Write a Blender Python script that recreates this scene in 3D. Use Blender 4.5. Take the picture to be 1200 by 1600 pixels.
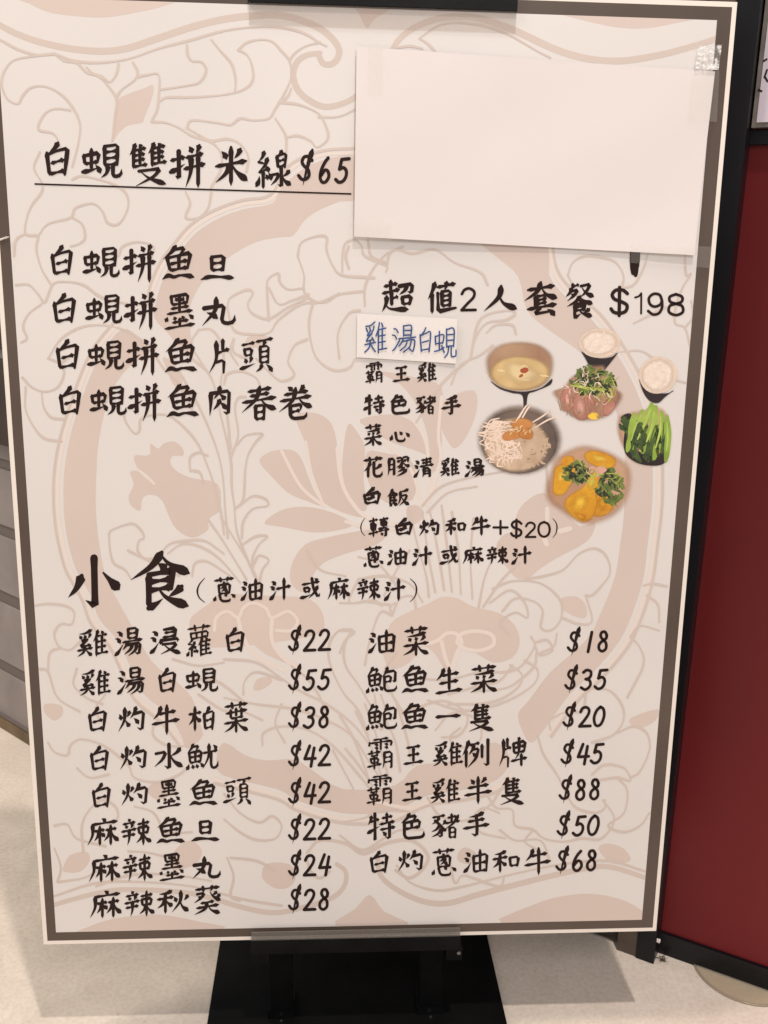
import bpy, bmesh, math, random
from mathutils import Vector, Matrix
from mathutils.geometry import tessellate_polygon

for o in list(bpy.data.objects):
    bpy.data.objects.remove(o)
S = bpy.context.scene
COL = S.collection
random.seed(7)
R = math.radians

# ---------------------------------------------------------------- place
BW, BH = 0.594, 0.841            # the menu board is an A1 sheet
TILT = R(3.0)                    # leaning back
BZ = 0.114                       # its lower edge above the floor
UP = Vector((0, math.sin(TILT), math.cos(TILT)))
NO = Vector((0, -math.cos(TILT), math.sin(TILT)))
RT = Vector((1, 0, 0))
TL = Vector((0, 0, BZ)) + UP * BH          # top left corner of the board face


def bd(x, y, n=0.0):             # board coordinates (x right, y up from the top edge, n out of the face)
    return TL + RT * x + UP * y + NO * n


# ---------------------------------------------------------------- camera
F_PX = 1500.0
cam = bpy.data.cameras.new('camera')
camo = bpy.data.objects.new('camera', cam)
COL.objects.link(camo)
CAM = bd(0.26968, -0.23588, 0.81963)
vd = (RT * 0.05750 + UP * -0.21653 + NO * -0.97458).normalized()
cu = (RT * -0.00331 + UP * 0.97615 + NO * -0.21707).normalized()
cr = vd.cross(cu).normalized()
cu = cr.cross(vd).normalized()
camo.matrix_world = Matrix(((cr.x, cu.x, -vd.x, CAM.x), (cr.y, cu.y, -vd.y, CAM.y),
                            (cr.z, cu.z, -vd.z, CAM.z), (0, 0, 0, 1)))
cam.sensor_fit = 'VERTICAL'
cam.sensor_height = 36.0
cam.lens = 36.0 * F_PX / 1600.0
cam.clip_start = 0.02
cam.clip_end = 60
S.camera = camo
S.render.resolution_x = 768
S.render.resolution_y = 1024

# ---------------------------------------------------------------- light
S.view_settings.view_transform = 'Standard'
S.view_settings.look = 'None'
S.view_settings.exposure = 0.20
S.view_settings.gamma = 1.0
w = bpy.data.worlds.new('World')
S.world = w
w.use_nodes = True
w.node_tree.nodes['Background'].inputs[0].default_value = (1.0, 0.965, 0.96, 1)
w.node_tree.nodes['Background'].inputs[1].default_value = 0.40


def area(name, loc, aim, size, power, colour, spread=180):
    l = bpy.data.lights.new(name, 'AREA')
    l.shape = 'DISK'
    l.size = size
    l.energy = power
    l.color = colour
    l.spread = R(spread)
    o = bpy.data.objects.new(name, l)
    COL.objects.link(o)
    o.location = loc
    o.rotation_euler = (Vector(aim) - Vector(loc)).to_track_quat('-Z', 'Y').to_euler()
    return o


area('ceiling_or_fill_lamp', (0.62, -1.0, 3.70), (0.3, 0.0, 0.1), 0.09, 50.0, (1.0, 0.91, 0.85))
area('ceiling_or_fill_lamp', (0.75, -2.4, 2.5), (0.3, 0.0, 0.5), 0.9, 24.0, (1.0, 0.95, 0.92))  # added unseen fill, wide and soft, lifts the board face from the front

area('ceiling_or_fill_lamp', (-0.85, -0.22, 2.5), (-0.2, 0.0, 0.0), 0.35, 22.0, (1.0, 0.90, 0.78))  # added unseen fill at the left, brightens the floor there


def ray(px, py):
    return (vd + cr * ((px - 600) / F_PX) - cu * ((py - 800) / F_PX)).normalized()


def onboard(px, py):             # photograph pixel -> board x, y
    d = ray(px, py)
    t = (TL - CAM).dot(NO) / d.dot(NO)
    q = CAM + d * t - TL
    return q.dot(RT), q.dot(UP)


def onfloor(px, py, z=0.0):
    d = ray(px, py)
    return CAM + d * ((z - CAM.z) / d.z)


def onplane(px, py, p0, n):
    d = ray(px, py)
    return CAM + d * ((Vector(p0) - CAM).dot(n) / d.dot(n))


# ---------------------------------------------------------------- materials
def lin(c):
    return tuple(((v / 255) / 12.92 if v / 255 <= 0.04045 else (((v / 255) + 0.055) / 1.055) ** 2.4) for v in c) + (1,)


def mat(name, col, rough=0.5, metal=0.0, spec=0.5, noise=0.0, nscale=8.0, bump=0.0, bscale=60.0,
        coat=0.0, detail=4, col2=None):
    m = bpy.data.materials.new(name)
    m.use_nodes = True
    nt = m.node_tree
    b = nt.nodes['Principled BSDF']
    c = col if len(col) == 4 else tuple(col) + (1,)
    b.inputs['Base Color'].default_value = c
    b.inputs['Roughness'].default_value = rough
    b.inputs['Metallic'].default_value = metal
    b.inputs['Specular IOR Level'].default_value = spec
    b.inputs['Coat Weight'].default_value = coat
    b.inputs['Coat Roughness'].default_value = 0.15
    tc = nt.nodes.new('ShaderNodeTexCoord')
    if noise > 0:
        n = nt.nodes.new('ShaderNodeTexNoise')
        n.inputs['Scale'].default_value = nscale
        n.inputs['Detail'].default_value = detail
        nt.links.new(tc.outputs['Object'], n.inputs['Vector'])
        r = nt.nodes.new('ShaderNodeValToRGB')
        r.color_ramp.elements[0].position = 0.3
        r.color_ramp.elements[1].position = 0.7
        if col2 is None:
            a = tuple(v * (1 - noise) for v in c[:3]) + (1,)
            d = tuple(min(1, v * (1 + noise)) for v in c[:3]) + (1,)
        else:
            a, d = c, (col2 if len(col2) == 4 else tuple(col2) + (1,))
        r.color_ramp.elements[0].color = a
        r.color_ramp.elements[1].color = d
        nt.links.new(n.outputs['Fac'], r.inputs['Fac'])
        nt.links.new(r.outputs['Color'], b.inputs['Base Color'])
    if bump > 0:
        n2 = nt.nodes.new('ShaderNodeTexNoise')
        n2.inputs['Scale'].default_value = bscale
        n2.inputs['Detail'].default_value = 5
        nt.links.new(tc.outputs['Object'], n2.inputs['Vector'])
        bp = nt.nodes.new('ShaderNodeBump')
        bp.inputs['Strength'].default_value = bump
        bp.inputs['Distance'].default_value = 0.002
        nt.links.new(n2.outputs['Fac'], bp.inputs['Height'])
        nt.links.new(bp.outputs['Normal'], b.inputs['Normal'])
    return m


def clear(name, col, fac, rough=0.15, bump=0.0, bscale=200, tint=(1, 1, 1, 1)):
    """thin clear plastic: mostly see-through, partly a glossy or milky film"""
    m = bpy.data.materials.new(name)
    m.use_nodes = True
    nt = m.node_tree
    b = nt.nodes['Principled BSDF']
    b.inputs['Base Color'].default_value = col
    b.inputs['Roughness'].default_value = rough
    out = nt.nodes['Material Output']
    tr = nt.nodes.new('ShaderNodeBsdfTransparent')
    tr.inputs[0].default_value = tint
    mx = nt.nodes.new('ShaderNodeMixShader')
    mx.inputs[0].default_value = fac
    nt.links.new(tr.outputs[0], mx.inputs[1])
    nt.links.new(b.outputs[0], mx.inputs[2])
    nt.links.new(mx.outputs[0], out.inputs['Surface'])
    if bump:
        tc = nt.nodes.new('ShaderNodeTexCoord')
        n2 = nt.nodes.new('ShaderNodeTexNoise')
        n2.inputs['Scale'].default_value = bscale
        n2.inputs['Detail'].default_value = 3
        nt.links.new(tc.outputs['Object'], n2.inputs['Vector'])
        bp = nt.nodes.new('ShaderNodeBump')
        bp.inputs['Strength'].default_value = bump
        bp.inputs['Distance'].default_value = 0.004
        nt.links.new(n2.outputs['Fac'], bp.inputs['Height'])
        nt.links.new(bp.outputs['Normal'], b.inputs['Normal'])
    return m


M = {}
M['foam'] = mat('foam_board_white', lin((238, 228, 218)), 0.6)
M['cream'] = mat('print_cream', lin((224, 218, 214)), 0.42, noise=0.03, nscale=5)
M['brown'] = mat('print_brown', lin((80, 68, 60)), 0.42, spec=.3, noise=0.1, nscale=5, col2=lin((100, 86, 77)))
M['pink'] = mat('print_pink', lin((213, 196, 186)), 0.5, noise=0.04, nscale=6)
M['line'] = mat('print_beige_line', lin((209, 194, 184)), 0.5, noise=0.03, nscale=8)
M['light'] = mat('print_pale_line', lin((229, 216, 207)), 0.5)
M['ink'] = mat('print_ink', lin((44, 31, 28)), 0.6, spec=0.12, noise=.12, nscale=4)
M['pen'] = mat('blue_pen_ink', lin((38, 72, 128)), 0.5, noise=0.35, nscale=180)
M['paper'] = mat('white_paper', lin((227, 219, 216)), 0.75, noise=0.012, nscale=12, bump=0.05, bscale=30)
M['note'] = mat('note_paper', lin((234, 228, 224)), 0.6)
M['black'] = mat('black_steel', (0.0045, 0.0045, 0.0045), 0.45, spec=0.14, noise=0.4, nscale=30, bump=0.05, bscale=400)
M['plate'] = mat('black_powder_coated_plate', (0.004, 0.004, 0.004), 0.55, spec=0.12, noise=0.6, nscale=14, bump=0.08, bscale=500)
M['bolt'] = mat('zinc_bolt', (0.45, 0.45, 0.47), 0.3, metal=1.0)
# ---------------------------------------------------------------- brush lettering: strokes in a 100 x 100 box
G = {}
for row in '''
日|v 15,5 17,98;z 15,8 85,5 83,98;h 17,50 83,48;h 17,93 83,91
月|p 18,5 16,60 2,98;g 18,7 86,3 84,95 66,88;h 20,36 82,34;h 20,62 82,60
目|v 15,3 17,98;z 15,5 85,3 83,98;h 17,34 83,32;h 17,63 83,61;h 17,94 83,92
口|v 12,12 20,92;z 12,15 90,9 80,90;h 20,86 82,82
艹|h 2,52 98,36;v 31,4 35,100;p 70,0 68,50 62,96
氵|d 20,6 50,8 78,22;d 0,32 32,34 58,48;t 4,96 40,84 98,52
亻|p 96,0 60,28 4,54;v 58,32 58,100
白|p 54,0 44,14 20,32;v 14,28 24,97;z 14,33 52,24 88,20 78,98;h 30,60 74,53;h 24,92 78,86
虫|v 10,22 16,60;z 10,24 90,16 82,54;h 16,57 82,52;v 50,0 50,86;t 4,92 50,86 94,74;d 72,66 96,96
見|v 20,2 22,64;z 20,4 82,2 80,62;h 22,22 80,20;h 22,41 80,39;h 22,61 80,58;p 38,62 30,84 4,98;g 60,62 60,90 70,96 98,92 100,74
囗|p 64,0 50,14 16,46;v 18,36 26,90;z 18,42 90,26 78,90;p 62,40 52,54 30,66;t 32,62 52,60 70,56;h 26,86 78,80
蜆|@虫 0,10,48,84;@見 46,0,100,100
隹|p 34,0 22,24 2,44;v 24,26 24,100;d 54,2 66,14;h 24,24 92,18;v 60,20 60,88;h 26,45 86,41;h 26,66 86,62;h 24,90 100,85
又|q 14,16 82,8 62,50 6,98;n 22,24 50,62 100,98
雙|@隹 0,0,48,58;@隹 50,0,100,56;@又 14,58,100,100
扌|h 4,27 94,20;g 56,0 58,94 34,84;t 2,70 50,60 98,44
并|d 24,2 38,15;p 74,0 68,10 58,20;h 10,28 90,22;h 0,54 100,47;p 34,25 32,62 8,98;v 68,22 68,100
拼|@扌 0,12,44,80;@并 40,0,100,100
米|d 22,10 36,28;p 78,6 72,18 60,30;h 4,46 96,40;v 50,0 50,100;p 48,44 34,68 4,90;n 52,44 68,66 100,90
糸|p 56,0 46,14 22,26;z 22,26 48,30;p 78,18 60,38 22,54;h 22,54 80,46;d 64,38 84,54;v 50,52 50,100;d 26,66 6,92;d 66,62 78,74;d 84,58 100,76
水|g 50,0 52,96 34,82;q 4,34 40,28 28,58 0,84;p 90,16 78,32 56,46;n 54,38 68,66 100,90
泉|@白 20,0,82,48;@水 0,46,100,100
線|@糸 0,0,44,100;@泉 44,0,100,100
魚|p 42,0 28,18 2,38;q 30,12 70,6 60,20 50,30;v 14,33 24,74;z 14,34 88,24 78,70;v 51,28 51,72;h 22,53 78,46;h 24,72 78,67;w 0,98 18,88 36,93 54,89 78,91 100,97
旦|@日 24,0,76,64;w 0,97 26,87 60,89 100,95
黑|v 18,4 22,44;z 18,6 82,2 78,42;d 34,14 40,28;d 66,12 58,28;v 50,4 50,84;h 22,44 78,40;h 18,62 84,57;h 4,84 98,78
墨|@黑 4,0,94,66;d 8,66 2,78;d 30,66 34,75;d 56,65 62,74;d 80,62 94,74;h 26,83 78,79;v 50,72 50,98;h 0,99 100,93
丸|p 44,0 40,46 2,98;g 8,36 68,28 60,84 74,94 98,88 100,64;d 16,52 46,72
片|p 34,4 34,56 0,98;v 66,0 66,34;h 32,40 96,32;z 34,66 72,62 70,100
豆|h 8,8 94,2;@口 18,20,84,52;d 28,60 38,76;p 74,56 70,66 60,78;t 0,98 50,90 100,80
頁|h 0,6 100,0;p 54,5 48,14 38,22;@目 14,20,86,76;p 36,78 26,90 0,100;d 62,78 96,100
頭|@豆 0,6,46,90;@頁 48,0,100,100
肉|p 14,20 14,60 10,98;g 14,22 90,16 86,96 66,86;p 52,0 46,20 26,42;n 48,24 60,32 74,46;p 52,44 42,62 24,78;d 52,54 76,76
春|h 18,13 84,7;h 24,27 78,22;h 2,44 98,36;p 52,0 40,38 0,76;n 54,38 72,58 100,70;@日 34,54,70,100
卷|d 26,2 38,13;p 74,0 68,8 60,15;h 16,24 86,18;h 4,42 96,34;p 50,6 40,44 0,76;n 58,36 74,54 100,66;q 34,60 66,56 66,66 62,76;h 36,78 62,74;g 34,60 34,90 44,98 80,96 84,80
走|h 12,16 84,10;v 48,0 48,34;h 2,38 96,30;v 52,36 54,82;h 54,57 88,53;p 26,50 22,74 0,100;n 18,76 50,92 150,96
召|g 6,12 94,4 86,44 60,38;p 52,8 44,30 4,50;@口 14,56,92,100
超|@走 0,0,56,96;@召 52,10,98,80
值|@亻 0,0,28,100;h 34,15 98,9;p 68,0 66,14 60,26;@目 44,28,88,80;z 36,34 38,94 100,88
人|p 52,0 44,44 0,96;n 46,36 60,68 100,92
套|h 10,20 90,14;p 50,0 38,28 0,54;n 52,18 68,38 100,50;v 34,42 34,76;h 36,42 68,39;h 36,54 66,50;h 36,65 66,61;h 10,78 96,70;z 48,78 28,94 74,90;d 70,82 90,100
食|p 52,0 34,24 0,46;n 50,4 66,22 100,40;d 46,20 58,31;z 30,38 70,34 68,66;v 30,38 30,98;t 30,98 44,90 54,82;h 30,51 68,49;h 30,66 68,63;p 86,62 78,70 64,79;n 46,64 62,82 98,98
餐|v 26,0 26,14;h 26,7 46,3;p 22,12 16,26 2,38;q 20,22 44,18 30,36 8,50;d 20,30 30,38;q 54,8 86,3 72,26 50,42;n 58,14 72,30 98,42;@食 6,38,94,102
奚|p 92,0 50,12 10,14;d 12,20 26,32;d 44,18 52,29;p 84,14 78,24 68,30;z 54,28 22,44 62,40;z 66,34 14,62 72,56;d 66,50 84,62;h 0,74 98,66;p 50,60 40,82 0,98;n 54,72 72,84 96,96
雞|@奚 0,0,50,100;@隹 50,2,100,100
昜|@日 18,0,84,40;h 0,50 100,44;p 28,48 18,62 0,78;g 24,60 92,54 84,96 62,86;p 50,58 40,76 8,94;p 74,58 64,80 28,100
湯|@氵 0,8,32,98;@昜 28,0,100,100
雨|h 20,6 80,0;v 6,26 2,60;h 6,30 94,24;v 94,26 90,62;v 50,4 50,96;d 24,46 38,54;d 24,72 38,80;d 64,44 78,52;d 64,70 78,78
霸|@雨 4,0,96,40;h 2,46 48,42;v 16,38 16,52;v 36,37 36,51;h 14,54 40,52;@口 8,60,46,80;h 0,88 52,82;v 26,54 26,100;@月 56,42,96,100
王|h 14,12 84,7;h 20,52 80,47;h 0,94 100,88;v 50,12 50,90
牛|p 32,4 24,26 4,46;h 22,28 86,22;h 0,60 100,52;v 54,0 54,100
牜|p 30,8 22,24 2,40;h 16,28 92,20;g 58,0 60,98 44,92;t 0,70 50,58 100,46
特|@牜 0,0,44,100;h 52,18 90,13;v 70,0 70,36;h 44,40 98,33;h 46,60 100,54;g 80,42 80,96 64,86;d 54,68 66,82
色|p 40,0 28,18 4,36;q 30,14 66,8 60,20 50,30;z 18,34 82,28 78,56;v 48,32 48,56;h 20,58 78,54;g 18,34 18,86 30,96 86,94 98,88 98,70
豕|h 8,8 96,2;p 56,8 42,24 4,38;g 28,24 76,50 72,94 44,84;p 62,42 36,60 0,70;p 72,58 48,78 0,92;p 98,24 90,36 76,42;n 78,46 88,58 104,70
豬|@豕 0,2,50,100;h 58,16 88,11;v 72,0 72,36;h 48,38 100,31;p 96,6 78,38 48,62;@日 60,54,90,100
手|p 78,0 52,12 22,16;h 18,34 82,27;h 0,60 100,51;g 50,12 54,50 52,96 32,84
采|p 86,0 50,10 14,14;d 20,20 28,33;d 46,18 52,30;p 84,14 76,26 66,34;h 2,52 98,46;v 50,36 50,100;p 46,52 34,74 0,94;n 54,50 70,76 100,92
菜|@艹 4,0,96,24;@采 0,22,100,100
心|d 12,30 4,78;g 30,18 36,80 52,92 78,86 78,58;d 50,8 62,34;d 82,18 100,52
花|@艹 0,0,100,26;p 36,26 24,50 2,68;v 24,48 24,100;p 92,38 72,54 50,62;g 54,28 54,84 64,96 94,94 98,72
膠|@月 0,4,34,98;z 44,6 66,2 64,28;t 46,24 54,20 62,14;z 72,4 94,0 92,28;t 74,22 82,17 90,11;p 68,28 58,44 38,54;n 70,30 84,44 102,50;p 66,46 58,54 46,60;p 76,56 64,68 44,78;p 86,66 70,84 40,100
青|h 12,10 88,4;h 18,25 84,20;v 50,0 50,40;h 0,42 100,36;@月 18,50,84,100
清|@氵 0,8,30,98;@青 30,0,100,100
反|p 92,0 60,10 22,12;p 24,12 22,60 0,98;q 28,40 84,33 66,68 16,100;n 34,46 60,76 104,98
飯|@食 0,0,48,100;@反 48,4,100,100
車|h 6,14 94,8;@日 16,24,84,62;h 0,80 100,72;v 50,0 50,100
專|h 8,12 92,6;@日 14,18,88,42;v 50,0 50,54;t 4,58 50,54 92,46;h 0,70 100,63;g 70,58 70,98 48,90;d 22,78 36,90
轉|@車 0,0,46,100;@專 48,0,100,100
灼|d 4,28 10,48;p 42,18 38,30 32,40;p 24,4 22,52 0,96;n 26,52 32,62 42,78;p 66,2 58,26 44,46;g 58,28 94,20 88,94 70,82;d 58,46 74,66
禾|p 88,2 56,12 10,16;h 0,36 100,28;v 50,14 50,100;p 48,40 32,60 0,76;n 54,42 70,56 96,68
和|@禾 0,0,54,100;@口 58,26,100,78
囪|p 52,0 44,12 34,20;v 12,20 16,98;z 12,22 90,16 86,96;p 52,24 42,42 22,56;p 62,34 50,60 28,82;d 38,42 70,84;h 16,96 86,92
蔥|@艹 4,0,96,20;@囪 18,20,84,68;@心 0,64,100,102
由|v 10,24 14,98;z 10,28 92,20 88,96;v 50,0 50,96;h 14,60 88,55;h 14,95 88,91
油|@氵 0,6,30,96;@由 32,0,100,98
汁|@氵 0,8,32,96;h 30,46 100,38;v 68,0 68,100
或|h 6,26 96,18;@口 14,40,50,66;t 0,92 30,86 54,76;g 58,0 66,52 92,94 100,72;p 88,38 70,68 40,96;d 72,0 86,13
木|h 0,28 100,22;v 50,0 50,100;p 48,30 34,52 0,74;n 54,32 70,48 100,62
林|h 0,26 44,21;v 24,4 24,100;p 22,28 14,54 0,76;d 26,36 44,54;h 50,24 96,18;v 72,0 72,100;p 70,26 60,54 42,78;n 74,26 84,54 108,80
麻|d 46,0 58,10;h 14,20 96,13;p 16,20 16,60 0,98;@林 22,26,96,100
辛|d 44,0 56,9;h 10,18 92,12;d 26,24 36,34;p 74,20 70,28 62,35;h 0,46 100,38;h 8,64 92,58;p 52,40 52,74 40,100
束|h 10,20 90,14;v 50,0 50,100;v 16,32 22,56;z 16,33 86,28 80,54;h 22,56 80,52;p 48,56 32,74 0,90;n 54,56 70,74 108,88
辣|@辛 0,0,50,98;@束 50,2,98,100
小|g 50,0 52,96 34,84;p 26,34 16,58 0,76;n 68,30 80,44 100,66
帚|z 20,4 84,0 82,32;h 24,17 82,14;h 14,34 84,30;d 4,42 0,58;g 4,46 100,40 92,54
浸|@氵 0,6,30,96;@帚 34,0,96,100;@又 32,54,104,100
蘿|@艹 4,0,96,20;v 18,24 20,42;z 18,25 86,22 82,40;v 40,24 41,40;v 62,23 62,39;h 20,42 82,38;@糸 0,42,44,100;@隹 44,40,100,100
柏|@木 0,0,46,100;@白 50,2,98,98
葉|@艹 2,0,98,22;h 8,34 94,28;v 28,24 28,52;v 50,20 50,46;v 72,20 72,44;h 30,52 78,48;h 2,66 98,60;v 50,52 50,100;p 46,64 30,82 2,96;n 54,64 70,80 100,94
尤|h 0,36 98,28;p 42,0 38,50 0,98;g 56,34 56,84 66,96 98,92 104,68;d 70,4 92,20
鱼|p 40,0 28,16 4,34;q 30,12 70,7 62,18 52,28;v 14,30 20,72;z 14,32 88,26 82,68;v 51,28 51,70;h 20,50 82,46;h 20,71 82,67;d 12,78 0,98;d 32,80 38,94;d 56,79 64,92;d 80,74 98,90
魷|@鱼 0,0,54,100;@尤 52,2,100,100
火|d 12,28 24,48;p 94,22 84,34 72,44;p 52,2 48,48 0,96;n 50,48 62,72 100,94
秋|@禾 0,0,52,100;@火 48,2,102,98
葵|@艹 4,0,96,20;q 12,28 40,24 28,42 2,58;d 16,36 26,45;n 60,22 72,38 100,54;p 84,22 78,28 68,34;p 96,32 90,38 80,44;h 26,60 74,56;h 10,76 92,70;p 50,58 40,82 2,100;n 54,74 68,88 98,98
包|p 40,0 28,22 4,40;g 28,20 92,14 88,62 72,54;z 20,40 62,36 60,60;h 22,61 60,58;g 20,40 20,86 34,97 94,94 100,74
鮑|@鱼 0,0,54,100;@包 50,2,102,98
生|p 32,4 22,28 2,48;h 22,30 88,23;h 14,60 86,53;h 0,96 102,89;v 52,0 52,92
一|h 0,58 30,50 100,44
隻|@隹 14,0,90,62;@又 4,60,102,100
例|@亻 0,0,26,100;h 26,15 64,10;p 44,14 38,34 24,52;q 38,34 62,29 52,66 22,98;d 38,46 50,58;v 74,16 74,68;g 96,0 96,96 80,86
卑|p 56,0 50,8 44,14;v 16,18 20,54;z 16,20 94,14 88,50;h 20,36 88,31;h 20,54 88,50;p 54,16 50,54 26,76;h 0,82 104,74;v 68,58 68,102
牌|@片 0,0,46,100;@卑 44,0,100,100
半|d 22,8 34,24;p 78,4 70,14 60,23;h 12,38 88,31;h 0,64 100,56;v 50,0 50,100
$|c 82,30 66,20 42,20 30,34 42,46 62,56 66,72 50,82 28,82 12,72;p 84,0 60,44 34,100
0|c 60,4 34,22 16,56 22,88 42,97 66,84 84,48 80,16 60,4
1|c 66,2 40,98
2|c 20,26 34,8 60,3 78,16 72,38 46,66 12,96;c 12,96 86,94
3|c 26,14 48,3 74,8 78,26 64,42 42,47;c 42,47 66,52 74,70 62,88 36,98 10,88
4|c 50,2 16,64;c 16,64 88,61;c 80,12 58,99
5|c 92,5 46,8;c 46,8 32,46;c 32,46 56,40 74,52 72,74 54,92 28,97 8,86
6|c 70,2 46,22 24,52 18,80 32,97 56,94 74,74 68,54 48,50 24,70
8|c 72,20 60,4 38,6 30,24 46,42 66,58 66,84 42,98 20,88 20,66 42,48 66,36 72,20
s$|u 88,22 66,10 32,10 14,26 26,42 62,52 86,64 80,84 52,92 22,88 8,76;u 50,0 48,100
s1|u 6,22 50,16 80,2;u 80,2 78,98
s9|u 88,34 74,8 38,4 12,24 20,52 48,62 78,52 88,34;u 88,34 88,66 70,92 36,98 8,82
s8|u 50,2 84,14 82,36 50,46 16,56 12,84 50,98 88,84 84,56 50,46 18,36 16,14 50,2
s2|u 10,26 26,8 56,2 84,16 80,40 46,66 8,96;u 8,96 92,95
s0|u 50,2 82,16 94,50 82,84 50,98 18,84 6,50 18,16 50,2
+|u 50,4 50,96;u 0,50 100,50
(|b 92,0 30,28 10,56 34,82 92,100
)|b 8,0 72,22 90,48 68,78 8,100
'''.strip().split('\n'):
    k, v = row.split('|', 1)
    G[k] = v


def glyph(ch, box=(0, 0, 100, 100)):
    out = []
    x0, y0, x1, y1 = box
    for s in G[ch].split(';'):
        s = s.strip()
        if s[0] == '@':
            sub = s[1]
            a = [float(t) for t in s[2:].strip().split(',')]
            nb = (x0 + a[0] / 100 * (x1 - x0), y0 + a[1] / 100 * (y1 - y0),
                  x0 + a[2] / 100 * (x1 - x0), y0 + a[3] / 100 * (y1 - y0))
            out += glyph(sub, nb)
        else:
            pts = []
            for t in s[1:].split():
                a, b = t.split(',')
                pts.append((x0 + float(a) / 100 * (x1 - x0), y0 + float(b) / 100 * (y1 - y0)))
            out.append((s[0], pts))
    return out


PROF = {
    'h': [(0, .4), (.08, 1.1), (.2, .85), (.5, .5), (.76, .8), (.91, 1.45), (1, .4)],
    'v': [(0, .6), (.07, 1.3), (.2, 1.0), (.6, .88), (.9, .9), (1, .15)],
    'p': [(0, .6), (.1, 1.4), (.35, 1.0), (.75, .55), (1, .06)],
    'n': [(0, .25), (.4, .7), (.76, 1.55), (.86, 1.35), (1, .06)],
    'd': [(0, .15), (.45, 1.0), (.78, 1.5), (1, .6)],
    't': [(0, .8), (.15, 1.35), (.5, .7), (1, .06)],
    'z': [(0, .8), (.2, .62), (.42, .8), (.52, 1.25), (.75, .95), (1, .6)],
    'q': [(0, .85), (.25, .75), (.42, 1.1), (.75, .7), (1, .15)],
    'w': [(0, .2), (.18, 1.2), (.45, .8), (.6, .6), (.88, 1.4), (1, .1)],
    'c': [(0, .85), (.5, .8), (1, .85)],
    'u': [(0, .8), (1, .8)],
    'b': [(0, .25), (.5, .75), (1, .25)],
}


def prof(kind, t):
    P = PROF[kind]
    for (a, x), (b, y) in zip(P, P[1:]):
        if t <= b:
            return x + (y - x) * (t - a) / (b - a)
    return P[-1][1]


def catmull(pts, n=6, closed=False):
    if len(pts) < 3 and not closed:
        (a, b) = pts
        return [(a[0] + (b[0] - a[0]) * i / n, a[1] + (b[1] - a[1]) * i / n) for i in range(n + 1)]
    P = list(pts)
    if closed:
        if P[0] == P[-1]:
            P.pop()
        P = [P[-1]] + P + [P[0], P[1]]
    else:
        P = [(2 * P[0][0] - P[1][0], 2 * P[0][1] - P[1][1])] + P + [(2 * P[-1][0] - P[-2][0], 2 * P[-1][1] - P[-2][1])]
    out = []
    for i in range(1, len(P) - 2):
        a, b, c, d = P[i - 1:i + 3]
        for k in range(n):
            t = k / n
            out.append(tuple(0.5 * (2 * b[j] + (c[j] - a[j]) * t + (2 * a[j] - 5 * b[j] + 4 * c[j] - d[j]) * t * t
                                    + (3 * b[j] - a[j] - 3 * c[j] + d[j]) * t ** 3) for j in (0, 1)))
    if not closed:
        out.append(P[-2])
    return out


def chaikin(pts, r=0.18):
    out = [pts[0]]
    for i in range(1, len(pts) - 1):
        a, b, c = pts[i - 1:i + 2]
        la = math.dist(a, b)
        lc = math.dist(b, c)
        k = min(3.0, la * .35, lc * .35)
        out.append((b[0] + (a[0] - b[0]) * k / la, b[1] + (a[1] - b[1]) * k / la))
        out.append((b[0] + (c[0] - b[0]) * k / lc, b[1] + (c[1] - b[1]) * k / lc))
    out.append(pts[-1])
    # densify
    d = []
    for a, b in zip(out, out[1:]):
        n = max(1, int(math.dist(a, b) / 12))
        d += [(a[0] + (b[0] - a[0]) * i / n, a[1] + (b[1] - a[1]) * i / n) for i in range(n)]
    d.append(out[-1])
    return d


def ribbon(pts, widths, cap=True):
    """outline quads of a brush stroke: list of faces (each a list of points)"""
    n = len(pts)
    L, Rr = [], []
    for i in range(n):
        a = pts[max(0, i - 1)]
        b = pts[min(n - 1, i + 1)]
        tx, ty = b[0] - a[0], b[1] - a[1]
        l = math.hypot(tx, ty) or 1
        nx, ny = -ty / l, tx / l
        hw = widths[i] / 2
        L.append((pts[i][0] + nx * hw, pts[i][1] + ny * hw))
        Rr.append((pts[i][0] - nx * hw, pts[i][1] - ny * hw))
    faces = [[L[i], L[i + 1], Rr[i + 1], Rr[i]] for i in range(n - 1)]
    if cap:
        for (p, q, hw) in ((pts[0], pts[1], widths[0] / 2), (pts[-1], pts[-2], widths[-1] / 2)):
            if hw < 0.15:
                continue
            a0 = math.atan2(p[1] - q[1], p[0] - q[0])
            faces.append([(p[0] + hw * math.cos(a0 + t), p[1] + hw * math.sin(a0 + t))
                          for t in (-1.571, -.9, -.3, .3, .9, 1.571)])
    return faces


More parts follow.
